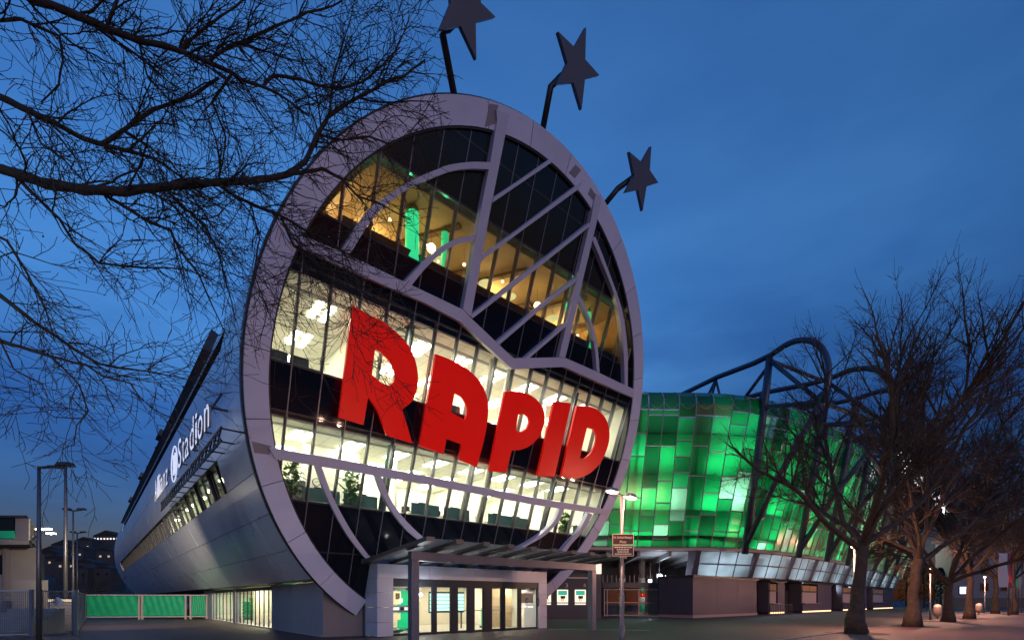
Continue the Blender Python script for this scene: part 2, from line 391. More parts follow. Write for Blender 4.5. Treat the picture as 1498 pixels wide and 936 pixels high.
# dark backing ring behind the joints and the thin outer lip
mb = MB(); n = 120; AL0, AL1 = R_(303.5) - 2 * math.pi, R_(240.5)      # arc left open where the entrance stands
for i in range(n + 1):
    a = AL0 + (AL1 - AL0) * i / n; c, s = math.cos(a), math.sin(a)
    z0 = ZC + RO * s
    for (r, d) in ((RI + 0.03, -0.12), (RO + 0.07, -0.12), (RO + 0.07, -0.34), (RI + 0.03, -0.40)): mb.v.append(FP(PC + r * c, max(0.02, ZC + r * s), d))
for i in range(n):
    for j in range(4):
        x, y = i * 4 + j, i * 4 + (j + 1) % 4; mb.f.append((x, y, y + 4, x + 4))
mb.build('ring_backing', M_DARK, T)

# curved skin of the tube: separate big panels on the side in view, one shell elsewhere
WIN = (193.4, 201.0)          # angles of the window strip (degrees, left side is 180)
def skin_panel(a0, a1, q0, q1, m, name='skin_panel', R=RO, th=0.05, seg=3, front=False):
    mb = MB()
    for i in range(seg + 1):
        a = a0 + (a1 - a0) * i / seg
        f = qf(zang(a)) + 0.36 if front else q0
        for (r, q) in ((R, f), (R, q1), (R - th, q1), (R - th, f)): mb.v.append(cpt(a, q, r))
    for i in range(seg):
        for j in range(4):
            x, y = i * 4 + j, i * 4 + (j + 1) % 4; mb.f.append((x, y, y + 4, x + 4))
    mb.f += [(0, 1, 2, 3), (seg * 4 + 3, seg * 4 + 2, seg * 4 + 1, seg * 4)]
    return mb.build(name, m, T, smooth=False)
A_LOW = 180 - A_SOFF                                                     # about 226
rows = [(158, 166.2), (171.6, 182.4), (182.4, WIN[0]), (WIN[1], 209.2), (209.2, 217.6), (217.6, A_LOW)]
qs = [2.6, 8.2, 14, 20, 26, 32, 38, 46, 54, 62, 70, 78, 86, QEND]
g_ = 0.075
for ri, (a0, a1) in enumerate(rows):
    st = 0 if ri % 2 else 0.0
    ql = [None] + [q + (1.6 if ri % 2 else 0) for q in qs]
    for k in range(len(ql) - 1):
        q0, q1 = ql[k], min(ql[k + 1], QEND)
        if q0 is not None and q0 >= QEND - 0.1: continue
        skin_panel(a0 + g_, a1 - g_, (q0 or 0) + 0.012, q1 - 0.012, M_SKIN if (k + ri) % 2 else M_SKIN2, front=(k == 0))
# end pieces of the strips between (before the window begins)
skin_panel(WIN[0] + g_, WIN[1] - g_, 0, 4.15, M_SKIN, front=True)
skin_panel(166.2 + g_, 171.6 - g_, 0, 2.4, M_SKIN2, front=True)
# backing under the joints
mbk = MB(); seg = 60; aa = [A_LOW - (A_LOW + (-A_SOFF) - 0) * 0 for _ in range(1)]
def shell(a0, a1, R, q1, m, name, seg=40, qofs=0.40):
    mb = MB()
    for i in range(seg + 1):
        a = a0 + (a1 - a0) * i / seg; mb.v += [cpt(a, qf(zang(a)) + qofs, R), cpt(a, q1, R)]
    for i in range(seg): mb.f.append((2 * i, 2 * i + 1, 2 * i + 3, 2 * i + 2))
    return mb.build(name, m, T)
shell(WIN[1], A_LOW, RO - 0.06, QEND, M_DARK, 'skin_backing', 12)
shell(171.6, WIN[0], RO - 0.06, QEND, M_DARK, 'skin_backing', 12)
shell(A_SOFF, 158, RO, QEND, M_SKIN, 'roof_shell', 60, 0.36)
shell(158, 166.2, RO - 0.06, QEND, M_DARK, 'skin_backing', 6)
# underside slab, far end
hw = math.sqrt(RO**2 - (SOFF - ZC)**2)
MB().pbox(PC - hw + 0.02, PC + hw - 0.02, 1.3, QEND, SOFF, SOFF + 0.25).build('soffit', M_DARK, T)
mb = MB(); mb.prism([cpt(A_SOFF + (A_LOW - A_SOFF) * i / 40, QEND - 0.05, RO - 0.07) for i in range(41)], AV * 0.2); mb.build('end_wall', M_SKIN2, T)
# side window strip (recessed) with lit rooms near the front
def strip(a0, a1, q0, q1, rec, name):
    mb = MB()
    for a in (a0, a1):
        mb.quad(cpt(a, q0, RO), cpt(a, q1, RO), cpt(a, q1, RO - rec), cpt(a, q0, RO - rec))
    mb.quad(cpt(a0, q0, RO), cpt(a1, q0, RO), cpt(a1, q0, RO - rec), cpt(a0, q0, RO - rec))
    return mb.build(name, M_DARK, T)
strip(WIN[0], WIN[1], 4.15, 80, 0.35, 'window_reveal'); strip(166.2, 171.6, 2.4, 70, 0.4, 'window_reveal')
skin_panel(WIN[0] + g_, WIN[1] - g_, 80, QEND - 0.05, M_SKIN)
skin_panel(166.2 + g_, 171.6 - g_, 70, QEND - 0.05, M_SKIN2)
RG = RO - 0.28
q = 4.2; k = 0
rs = random.Random(8)
while q < 79.5:
    w = 1.35 if k % 3 != 2 else 0.8
    q1 = min(q + w, 79.9)
    m = M_GLASS if (q < 25 and k % 3 != 2) else M_SPAN
    o = MB().quad(cpt(WIN[0], q + .03, RG), cpt(WIN[0], q1 - .03, RG), cpt(WIN[1], q1 - .03, RG), cpt(WIN[1], q + .03, RG)).build('side_window_pane', m, T)
    MB().beam(cpt(WIN[0], q1, RG + .04), cpt(WIN[1], q1, RG + .04), 0.10, 0.10).build('side_window_mullion', M_DARK, T)
    q = q1; k += 1
q = 2.5
while q < 69.5:
    q1 = min(q + 2.9, 69.9)
    MB().quad(cpt(166.3, q + .03, RG), cpt(166.3, q1 - .03, RG), cpt(171.5, q1 - .03, RG), cpt(171.5, q + .03, RG)).build('roof_light_pane', M_SPAN if q > 14 else M_GLASS2, T)
    q = q1
# long dark fin on the shoulder of the tube
fb = MB()
for (a, r) in ((157.2, RO + .02), (162.6, RO + .02), (162.9, RO + .36), (157.0, RO + .36)): fb.v.append(cpt(a, 6.6, r))
for (a, r) in ((157.2, RO + .02), (162.6, RO + .02), (162.9, RO + .36), (157.0, RO + .36)): fb.v.append(cpt(a, 74, r))
fb.f += [(0, 1, 2, 3), (7, 6, 5, 4), (0, 4, 5, 1), (1, 5, 6, 2), (2, 6, 7, 3), (3, 7, 4, 0)]
fin = fb.build('roof_fin', mat('fin_dark', (0.03, 0.035, 0.055), 0.4, 0.3), T)
for qq in (12, 19, 26, 33, 40):
    MB().ball(cpt(162.9, qq, RO + .36), 0.07).build('bolt', M_BLACK, fin)
for qq in (24.0, 40.0, 55.0):
    MB().box8([cpt(158, qq, RO + .3), cpt(160.5, qq, RO + .3), cpt(160.5, qq + 1.6, RO + .3), cpt(158, qq + 1.6, RO + .3), cpt(158, qq, RO + .58), cpt(160.5, qq, RO + .58), cpt(160.5, qq + 1.6, RO + .58), cpt(158, qq + 1.6, RO + .58)]).build('roof_vent', M_DARK, fin)

# ---- glazing grid of the front
U0, PITCH = -3.985, 1.0535
LV = [1.0, 3.48, 5.32, 8.22, 9.70, 12.63, 14.20, 16.57, 18.4, 20.4]
KIND = ['s', 's', 'g', 's', 'g', 's', 'b', 's', 's']
us = [U0 + PITCH * k for k in range(-2, 19)]
GD = -0.16
for k in range(len(us) - 1):
    for b in range(len(KIND)):
        z0, z1 = LV[b], LV[b + 1]
        if 0 < (us[k] + us[k + 1]) / 2 < 10.2: z0 = max(z0, 3.18)
        if z1 <= z0: continue
        poly = clip_circle([(us[k] + .02, z0 + .015), (us[k + 1] - .02, z0 + .015), (us[k + 1] - .02, z1 - .015), (us[k] + .02, z1 - .015)], RI + 0.06)
        if not poly: continue
        if max(p_[1] for p_ in poly) < 3.2 and 0 < us[k] + .5 < 10.2: continue
        m = {'s': M_SPAN, 'g': M_GLASS, 'b': M_GLASS2}[KIND[b]]
        nm = {'s': 'spandrel_pane', 'g': 'window_pane', 'b': 'upper_pane'}[KIND[b]]
        if KIND[b] == 's':
            MB().prism([FP(x, z, GD) for x, z in poly], NF * -0.03).build(nm, m, T)
        else:
            i = MB(); i.v = [FP(x, z, GD) for x, z in poly]; i.f = [tuple(range(len(poly)))]; i.build(nm, m, T)
def chord(u, R=RI + .05):
    h = R * R - (u - PC)**2
    return (ZC - math.sqrt(h), ZC + math.sqrt(h)) if h > 0.05 else None
for u in us:
    c = chord(u)
    if not c: continue
    z0, z1 = max(c[0], 1.0), c[1]
    if 0 < u < 10.2: z0 = max(z0, 3.18)
    mu = MB().fbox(u - .035, u + .035, z0, z1, GD - .02, -0.37).build('mullion', M_DARK, T)
    MB().fbox(u - .016, u + .016, z0, z1, GD + .035, GD - .005).build('mullion_cap', M_CAP, mu)
for z in LV[1:-1]:
    h = math.sqrt((RI + .05)**2 - (z - ZC)**2)
    MB().fbox(PC - h, PC + h, z - .03, z + .03, GD + .012, -0.34).build('transom', M_DARK, T)
# dark liner closing the glazing edge to the ring
mb = MB(); n = 120
for i in range(n + 1):
    a = AL0 + (AL1 - AL0) * i / n
    for (r, d) in ((RI - .06, -0.05), (RI + .02, -0.05), (RI + .02, -0.5), (RI - .06, -0.5)): mb.v.append(FP(PC + r * math.cos(a), max(.05, ZC + r * math.sin(a)), d))
for i in range(n):
    for j in range(4):
        x, y = i * 4 + j, i * 4 + (j + 1) % 4; mb.f.append((x, y, y + 4, x + 4))
mb.build('glazing_edge', M_DARK, T)

# ---- pale bars of the crest drawn over the front (traced outlines on the leaning plane)
BARS = [
 [(424,353),(480,381),(620,442),(673.3,470),(749.4,540),(781,538.3),(825.3,536.6),(927,582),(928,569),(913,562.7),(872,543),(827,523.4),(816.8,522.6),(751,523.8),(689.6,465.6),(676.4,452.5),(640,435),(591,412),(502,369),(440,343)],
 [(726,160),(727.7,175),(717.4,236.7),(702,315),(677.3,452.5),(689.2,463.6),(714.9,320),(739.7,195.6),(745,168)],
 [(872,283),(870,292.6),(864,322.6),(844.7,405),(818,522),(827,523),(832.7,500),(853,408),(873.7,322.6),(880,290)],
 [(722,288.8),(760,264),(804,233),(809,236.5),(760,269.5),(720.5,296.5)],
 [(705.5,374.5),(760,334.5),(843.8,271.3),(851,266),(847.5,276),(760,340),(704.5,381)],
 [(689.5,460.5),(787.7,385),(862.6,325.5),(862,332),(788,391),(691.5,465.5)],
 [(727,500),(790,447.5),(843.5,405.5),(842.5,412),(790,453),(730,504.5)],
 [(768,523.5),(827.5,472.5),(829.5,476),(774,524)],
 [(501,366),(539.8,308),(572.3,282.6),(610,260.3),(640,247.5),(656,241.5),(688.4,237),(717.4,237.5),(715,247.8),(688,247),(662.7,250),(640,257.8),(596,277.4),(548.4,317),(511,373)],
 [(592,412.5),(616.8,386),(638.8,367.5),(662.7,351.6),(696,343),(694.4,352),(671,357),(649,368.5),(624,391),(602,417.5)],
 [(866,349),(885.7,396.4),(902.8,442.6),(911.5,500),(914,563),(918.5,565),(917.5,505),(909.7,452),(892.6,402),(871,346)],
 [(845,437),(861,469),(869.5,503),(873,542),(877.3,545.5),(874,505),(867,475),(849,433)],
 [(393,654),(509,674),(660,703.5),(780,727.5),(893,746),(889,753),(780,738),(660,715),(509,688.7),(404,671.5)],
 [(461,679),(476.5,722),(504.5,777),(533,814.5),(545,825),(546,817.5),(538,810),(512,773),(485,722),(470,680)],
 [(549,695),(559.8,723),(575,750.6),(595.7,776),(617,793),(627,792.5),(595.7,763),(573.5,733.5),(558,697)],
 [(820,743),(810.8,762),(790,782),(766,797),(750,805),(757,806.5),(780,793),(798,782),(816.8,762.6),(826,744)],
 [(861,750),(847,776),(830,795),(817,811),(825,811),(836.5,795),(853.5,776),(867,752)],
]
CURVED = {8, 9, 10, 11, 13, 14, 15, 16}
for i, b in enumerate(BARS):
    lp = smooth_loop(b, 4, 34) if i in CURVED else b
    d0 = 0.10 + 0.006 * (i % 3)
    plate('crest_bar', lp, [], lambda x, y: pix_face(x, y, d0), NF * -(0.24 + d0 * .2), M_BAR, T)
# thin dark plates standing in for the bars' shadows on the ring
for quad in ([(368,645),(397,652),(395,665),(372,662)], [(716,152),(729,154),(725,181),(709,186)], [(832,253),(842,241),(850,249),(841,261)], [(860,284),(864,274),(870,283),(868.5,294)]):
    MB().prism([pix_face(x, y, 0.006) for x, y in quad], NF * -0.02).build('bar_shadow_plate', mat('bar_shadow_plate', (0.24, 0.21, 0.24), 0.5), T)

# ---- rooms behind the glass
def circ_half(z, R): return math.sqrt(max(0.01, R * R - (z - ZC)**2))
def room(zf, zc_, qb, mf, mc, mw, name):
    Rr = RI - 0.12
    def slab(z, m, nm, th):
        h = circ_half(z, Rr); q0 = qf(z) + 0.50
        return MB().pbox(PC - h, PC + h, q0, qb, z - (th if nm == 'floor' else 0), z + (0 if nm == 'floor' else th)).build(nm, m, T)
    slab(zf, mf, 'floor', 0.2); c = slab(zc_, mc, 'ceiling', 0.08)
    hb_ = min(circ_half(zc_, Rr), circ_half(zf, Rr)); MB().pbox(PC - hb_, PC + hb_, qb, qb + .15, zf, zc_).build('back_wall', mw, T)
    for sgn in (-1, 1):
        mb = MB(); n = 8
        for i in range(n + 1):
            z = zf + (zc_ - zf) * i / n; h = circ_half(z, Rr); mb.v += [W(PC + sgn * h, qf(z) + .48, z), W(PC + sgn * h, qb, z)]
        for i in range(n): mb.f.append((2 * i, 2 * i + 1, 2 * i + 3, 2 * i + 2))
        mb.build('side_wall', mw, T)
    return c
def office_lights(z, qs_, ps_, ceil):
    for qq in qs_:
        for pp in ps_:
            if abs(pp - PC) > circ_half(z, RI) - 0.9: continue
            for dp in (-.22, .22):
                MB().pbox(pp + dp - .11, pp + dp + .11, qq, qq + 1.25, z - .025, z - .006).build('ceiling_light', E_OFF, ceil)
def tile_ceiling():
    m = mat('tiled_ceiling', (0.82, 0.81, 0.74), 0.8); n, l = m.node_tree.nodes, m.node_tree.links
    t = n.new('ShaderNodeTexCoord'); mpn = n.new('ShaderNodeMapping'); mpn.inputs['Rotation'].default_value[2] = -math.atan2(BV.y, BV.x)
    br = n.new('ShaderNodeTexBrick'); br.offset = 0; br.inputs['Scale'].default_value = 1.0; br.inputs['Brick Width'].default_value = 0.625; br.inputs['Row Height'].default_value = 0.625; br.inputs['Mortar Size'].default_value = 0.012
    br.inputs['Color1'].default_value = (0.82, 0.81, 0.74, 1); br.inputs['Color2'].default_value = (0.80, 0.79, 0.72, 1); br.inputs['Mortar'].default_value = (0.5, 0.49, 0.44, 1)
    l.new(t.outputs['Object'], mpn.inputs[0]); l.new(mpn.outputs[0], br.inputs['Vector']); l.new(br.outputs[0], n['Principled BSDF'].inputs['Base Color']); return m
M_TILE = tile_ceiling()
c1 = room(9.30, 12.55, 5.5, M_CARPET, M_TILE, M_WHITE, 'a')
c2 = room(4.95, 8.15, 6.5, M_CARPET, M_TILE, M_WHITE, 'b')
office_lights(12.55, (-1.3, 1.3, 3.6), [-2.6 + 2.1 * k for k in range(9)], c1)
office_lights(8.15, (0.2, 2.6, 4.8), [-2.9 + 2.1 * k for k in range(9)], c2)
for (z, dq) in ((12.55, 0.95), (8.15, 0.8)):          # dark slot in the ceilings parallel to the glass
    h = circ_half(z, RI - .2); MB().pbox(PC - h, PC + h, qf(z) + dq + .3, qf(z) + dq + .48, z - .03, z - .002).build('ceiling_slot', M_GREY, T)
# partitions and leaning columns
for (pp, z0, z1, qb) in ((-1.0, 9.3, 12.55, 5.5), (5.4, 9.3, 12.55, 5.5), (9.8, 9.3, 12.55, 5.5), (1.6, 4.95, 8.15, 6.5), (6.9, 4.95, 8.15, 6.5), (11.2, 4.95, 8.15, 6.5)):
    q0 = qf(z0) + 1.5
    MB().pbox(pp - .06, pp + .06, q0, qb, z0, z1).build('partition', M_WHITE, T)
for (x, y, m) in ((604, 470, M_TEAL), (701, 640, M_WHITE), (742, 575, M_WHITE), (842, 585, M_TEAL)):
    P = pix_face(x, y, -0.75); pp = pq(P)[0]
    MB().tube([FP(pp, 4.95, -.85), FP(pp, 13.2, -.85)], 0.17, 14).build('leaning_column', m, T, smooth=True)
# upper bar: warm room with green lights
cb = room(13.85, 16.52, 4.0, mat('bar_floor', (0.08, 0.05, 0.03), 0.5), mat('bar_ceiling', (0.38, 0.27, 0.12), 0.7, 0, 0.25, 0.8), M_AMBER, 'c')
cb.name = 'bar_ceiling'
MB().fbox(PC - 7.6, PC + 7.6, 14.25, 14.55, -.52, -.60).build('bar_parapet', M_BLACK, T)
for (dx, q0) in ((-4.2, -1.6), (-2.4, 0.4), (-.4, -1.4), (1.5, .4), (3.2, -1.8), (5.0, -.2)):
    MB().beam(W(PC + dx - 1.6, q0 + 3.2, 16.42), W(PC + dx + 1.2, q0 - 1.9, 16.42), 0.22, 0.12).build('ceiling_beam', mat('beam_brown', (0.12, 0.07, 0.03), 0.6), T)
for (x, y) in ((745, 433), (820, 441), (808, 466), (711, 415), (645, 383)):
    P = pix_face(x, y, -2.2); pp, qq = pq(P)
    d = thing('disc_pendant', W(pp, qq, P.z), 'round pale disc lamp hanging in the warm upper bar', 'lamp', 'disc lamps in the bar')
    MB().lathe(W(pp, qq, P.z), [(.001, .02), (.32, .02), (.34, 0), (.32, -.02), (.001, -.02)], 18).build('disc', emit('disc_glow', (0.75, 0.72, 0.35), 0.55), d)
    MB().tube([W(pp, qq, P.z + .02), W(pp, qq, 16.52)], .008, 4).build('cable', M_BLACK, d)
for (x, y, r) in ((786, 447, .16), (631, 363, .17), (515, 330, .17), (679, 387, .06), (735, 412, .05), (570, 322, .06)):
    P = pix_face(x, y, -1.5); pp, qq = pq(P)
    d = thing('globe_pendant', W(pp, qq, P.z), 'small bright globe lamp hanging in the warm upper bar', 'lamp', 'globe lamps in the bar')
    MB().ball(P, r, 12, 8).build('globe', E_WARM, d, smooth=True)
    MB().tube([P + ZV * r, W(pp, qq, 16.52)], .008, 4).build('cable', M_BLACK, d)
for (x, y, r, s) in ((603, 296, .24, 1.6), (651, 330, .13, 1.0), (831, 437, .10, 1.6), (862, 432, .07, 1.2)):
    P = pix_face(x, y, -1.4); pp, qq = pq(P)
    d = thing('green_light_column', W(pp, qq, 13.85), 'column lit in green inside the upper bar', 'light', 'green lit columns in the bar')
    MB().tube([W(pp, qq, 13.85), W(pp, qq, 16.5)], r, 12).build('column', mat('green_col', (0.05, 0.3, 0.15), 0.5), d, smooth=True)
    MB().tube([W(pp, qq, 14.3), W(pp, qq, 16.3)], r + .02, 12).build('glow_band', emit('green_glow%d' % int(s * 10), (0.02, 0.8, 0.30), s * .55), d, smooth=True); point('green_light', W(pp - r - .35, qq - r - .5, P.z), 9 + 30 * r, (.1, 1, .4), .1, d)
rb = random.Random(21)
for k in range(80):
    pp = PC + rb.uniform(-6.6, 6.4); zz = rb.uniform(14.5, 15.5); qq = qf(zz) + rb.uniform(1.0, 4.0)
    o = MB().beam(W(pp, qq, zz), W(pp + rb.uniform(.03, .12), qq, zz + rb.uniform(-.04, .04)), 0.028).build('bar_bulb', emit('bar_bulb_glow', (1.0, 0.82, 0.55), 55.0), cb)
for (pp, qq) in ((PC - 5.5, -.5), (PC - 2.5, 1.0), (PC + .5, -.8), (PC + 3.5, .8), (PC + 5.4, -1)):
    point('bar_lamp_light', W(pp, qq, 16.0), 150, (1.0, 0.66, 0.25), .15, T)
# standing drinkers' tables and a dark counter in the bar
for (pp, dq) in ((PC - 5.6, 1.0), (PC - 4.0, 1.3), (PC - 2.6, .9), (PC - 1.0, 1.4), (PC + .8, .9), (PC + 2.2, 1.3), (PC + 3.6, .9)):
    qq = qf(14.2) + dq + .5; bt = thing('bar_table', W(pp, qq, 13.86), 'dark round bar table close to the upper glass', 'table', 'tables in the upper bar')
    MB().lathe(W(pp, qq, 13.86), [(.001, 1.12), (.38, 1.12), (.38, 1.07), (.001, 1.07)], 16).build('top', M_BLACK, bt); MB().tube([W(pp, qq, 13.9), W(pp, qq, 14.95)], .04, 8).build('stem', M_BLACK, bt); MB().lathe(W(pp, qq, 13.86), [(.28, .0), (.28, .04), (.001, .05)], 14).build('foot', M_BLACK, bt)
ct = thing('bar_counter', W(PC - .5, 1.6, 13.86), 'long dark bar counter with a bottle shelf in the upper bar', 'counter')
MB().pbox(PC - 5.2, PC + 4.2, 1.6, 2.2, 13.86, 14.95).build('front', M_BLACK, ct); MB().pbox(PC - 5.3, PC + 4.3, 1.5, 2.3, 14.95, 15.0).build('top', M_DARK, ct)
for zz in (15.2, 15.65, 16.1): MB().pbox(PC - 5, PC + 4, 3.6, 3.95, zz, zz + .04).build('shelf', M_BLACK, ct)
# brick chimney breast at the right end of the bar
bk = mat('bar_brick', (0.20, 0.07, 0.035), 0.85); n_, l_ = bk.node_tree.nodes, bk.node_tree.links
tcb = n_.new('ShaderNodeTexCoord'); brb = n_.new('ShaderNodeTexBrick'); brb.inputs['Scale'].default_value = 4.5; brb.inputs['Color1'].default_value = (0.24, 0.08, 0.04, 1); brb.inputs['Color2'].default_value = (0.14, 0.05, 0.03, 1); brb.inputs['Mortar'].default_value = (0.30, 0.22, 0.16, 1)
mpb = n_.new('ShaderNodeMapping'); mpb.inputs['Rotation'].default_value = (R_(90), 0, 0); l_.new(tcb.outputs['Object'], mpb.inputs[0]); l_.new(mpb.outputs[0], brb.inputs['Vector']); l_.new(brb.outputs[0], n_['Principled BSDF'].inputs['Base Color'])
MB().pbox(9.6, 13.2, -1.9, -1.6, 13.86, 15.7).build('brick_wall', bk, T)

# ---- ground floor under the tube: base walls, shop windows on the left flank
Kp, Kq = -1.66, 1.75
MB().prism([W(Kp, Kq, 0), W(-.02, 1.45, 0), W(-.02, 1.7, 0), W(Kp + .25, 1.95, 0)], ZV * (SOFF - .05)).build('base_panel', mat('base_dark', (0.16, 0.14, 0.16), 0.5, 0.1, 0.1, 1), T)
for (q0, q1) in ((Kq, 5.4), (5.42, 9.2)):
    MB().pbox(Kp, Kp + .2, q0, q1, 0.05, SOFF - .08).build('base_panel', M_BASE, T)
MB().pbox(Kp - .05, Kp + .15, Kq + .1, 30, 0, .06).build('base_plinth', mat('plinth', (0.36, 0.33, 0.32), 0.7), T)
for (q0, q1) in ((9.2, 9.5), (18.2, 18.9), (26.3, 30)):
    MB().pbox(Kp, Kp + .3, q0, q1, 0.05, SOFF - .08).build('base_pier', M_BASE, T)
for (q0, q1, n) in ((9.5, 18.2, 9), (18.9, 26.3, 6)):
    for k in range(n):
        a, b = q0 + (q1 - q0) * k / n, q0 + (q1 - q0) * (k + 1) / n
        MB().quad(W(Kp + .1, a + .05, .1), W(Kp + .1, b - .05, .1), W(Kp + .1, b - .05, SOFF - .3), W(Kp + .1, a + .05, SOFF - .3)).build('shop_pane', M_GLASS, T)
        MB().pbox(Kp + .08, Kp + .13, b - .05, b + .05, .05, SOFF - .1).build('shop_mullion', M_DARK, T)
    MB().pbox(Kp + .04, Kp + .2, q0, q1, SOFF - .3, SOFF - .1).build('shop_header', M_DARK, T)
MB().pbox(Kp + 4.2, Kp + 4.3, 9, 27, 0, SOFF).build('shop_back_wall', M_WHITE, T)
MB().pbox(Kp + .2, Kp + 4.2, 9, 27, SOFF - .06, SOFF - .02).build('shop_ceiling', M_WHITE, T)
MB().pbox(Kp + .2, Kp + 4.2, 9, 27, .005, .02).build('shop_floor', M_GREY, T)
for qq in (10.5, 13.5, 16.5, 20.5, 24):
    MB().pbox(Kp + 1.4, Kp + 1.8, qq, qq + 1.5, SOFF - .09, SOFF - .065).build('shop_light', emit('shop_glow', (1, .88, .58), 48), T)
for (qq, h, c) in ((11.0, 1.7, M_WHITE), (12.6, 1.2, M_TENT), (14.5, 1.9, M_TENT), (16.3, 1.0, mat('rack_orange', (.5, .14, .03), .6)), (20.2, 1.9, M_TENT), (22.4, 1.7, M_LEAF), (24.6, 1.4, M_TENT)):
    s = thing('shop_rack', W(Kp + 2.2, qq, 0.02), 'merchandise rack behind the ground floor shop windows', 'rack', 'racks in the shop')
    MB().pbox(Kp + 2.0, Kp + 2.9, qq - .04, qq + .04, .02, h).build('post', M_DARK, s)
    for j in range(5): MB().pbox(Kp + 1.9, Kp + 3.0, qq - .3, qq + .3, .15 + j * h / 5, .15 + j * h / 5 + h / 7).build('goods', c, s)
MB().pbox(Kp + .2, Kp + 4.2, 27, 27.1, 0, SOFF - .06).build('shop_end_wall', M_WHITE, T); MB().pbox(Kp + 1.2, Kp + 4.2, 18.4, 18.5, 0, SOFF - .06).build('shop_partition', M_WHITE, T)
# corridor behind the side window strip
MB().pbox(-3.75, -3.65, 4.4, 26, 5.6, 7.9).build('corridor_wall', M_WHITE, T); MB().pbox(-4.35, -3.75, 6.7, 26, 5.55, 5.65).build('corridor_floor', M_CARPET, T)
MB().pbox(-4.75, -3.75, 6.7, 26, 7.62, 7.68).build('corridor_ceiling', M_WHITE, T)
for qq in (10.5, 15.5, 20.5, 26): MB().pbox(-4.45, -3.75, qq, qq + .08, 5.66, 7.6).build('corridor_partition', M_WHITE, T)
for qq in (8, 11.5, 14, 17, 19, 22, 24.5): MB().pbox(-4.3, -4.0, qq, qq + 1.0, 7.59, 7.61).build('corridor_light', emit('corridor_glow', (.92, 1.0, .62), 14), T)

# ================================================================== ENTRANCE
EN = thing('entrance_portal', W(5, 0, 0), 'pale grey glazed entrance block under the round front', 'entrance')
M_PORT = mat('portal_panel', (0.52, 0.54, 0.66), 0.45, 0.2, 0.06, 1.2)
ZT = 3.15; ZL = 2.55; PW = 10.15
for j in range(4):
    z0, z1 = ZL * j / 4 + .008, ZL * (j + 1) / 4 - .008
    MB().pbox(0.0, 0.74, 0, 1.2, z0 + (.02 if j == 0 else 0), z1).build('pier_panel', M_PORT, EN)
    MB().pbox(PW - .62, PW, 0, 1.2, z0 + (.02 if j == 0 else 0), z1).build('pier_panel', M_PORT, EN)
for j in range(4):
    MB().pbox(PW * j / 4 + .008, PW * (j + 1) / 4 - .008, 0, 1.2, ZL, ZT).build('lintel_panel', M_PORT, EN)
MB().pbox(0.02, PW - .02, .06, 1.15, 2.2, ZT - .03).build('lintel_core', M_DARK, EN)
M_SIDE = mat('portal_side', (0.11, 0.10, 0.14), 0.5, 0.1, 0.1, 1)
MB().pbox(-.012, .05, 1.2, 5.5, .01, ZT + .0).build('side_wall', M_SIDE, EN)
MB().pbox(PW - .05, PW + .012, 1.2, 5.5, .01, ZT).build('side_wall', M_SIDE, EN)
MB().pbox(0.06, PW - .06, 1.2, 7.9, ZT - .12, ZT).build('roof', M_DARK, EN)
MB().pbox(0.06, PW - .06, .25, 7.9, 2.40, 2.44).build('lobby_ceiling', M_WHITE, EN)
MB().pbox(0.06, PW - .06, 7.9, 8.0, 0, 2.40).build('lobby_back_wall', mat('lobby_wall', (0.62, 0.56, 0.46), 0.6), EN)
MB().pbox(0.06, .12, 1.2, 7.9, 0, 2.4).build('lobby_wall', M_WHITE, EN); MB().pbox(PW - .12, PW - .06, 1.2, 7.9, 0, 2.4).build('lobby_wall', M_WHITE, EN)
MB().pbox(0.76, PW - .64, .3, 7.9, .006, .02).build('lobby_floor', mat('lobby_floor', (0.4, 0.37, 0.33), 0.3), EN)
E_LOB = emit('lobby_glow', (1.0, 0.90, 0.70), 44)
for qq in (1.6, 4.2, 6.4):
    for pp in (1.3, 3.3, 5.3, 7.3, 9.0): MB().pbox(pp - .3, pp + .3, qq, qq + .3, 2.37, 2.395).build('lobby_light', E_LOB, EN)
# glazing splits traced on the front plane
def px_p(x): return pq(pix_q(x, 900, 0.12))[0]
cuts = [569.3, 601, 611.5, 633, 637.5, 660, 668.5, 684.5, 693, 707.5, 718.5, 733.5, 738, 758.5, 761.5, 784]
ps = [px_p(x) for x in cuts]
ps[0], ps[-1] = .74, PW - .62
kinds = ['g', 'f', 'g', 'f', 'd', 'f', 'd', 'f', 'd', 'f', 'd', 'f', 'g', 'f', 'g']
for a, b, k in zip(ps[:-1], ps[1:], kinds):
    if k == 'f':
        MB().pbox(a, b, .08, .22, 0, ZL).build('door_jamb', M_DARK, EN)
    else:
        fr = MB(); t = .06
        for (p0, p1, z0, z1) in ((a, b, 0.01, .12), (a, b, 2.24, 2.32), (a, a + t, .12, 2.24), (b - t, b, .12, 2.24)): fr.pbox(p0, p1, .11, .18, z0, z1)
        fo = fr.build('door_leaf' if k == 'd' else 'window_frame', M_DARK, EN)
        MB().quad(W(a + t, .145, .12), W(b - t, .145, .12), W(b - t, .145, 2.24), W(a + t, .145, 2.24)).build('pane', M_GLASS, fo)
        if k == 'd':
            MB().pbox(a + t, b - t, .10, .13, 1.06, 1.10).build('push_bar', M_CAP, fo)
    MB().pbox(a, b, .09, .2, 2.32, ZL).build('header', M_DARK, EN)
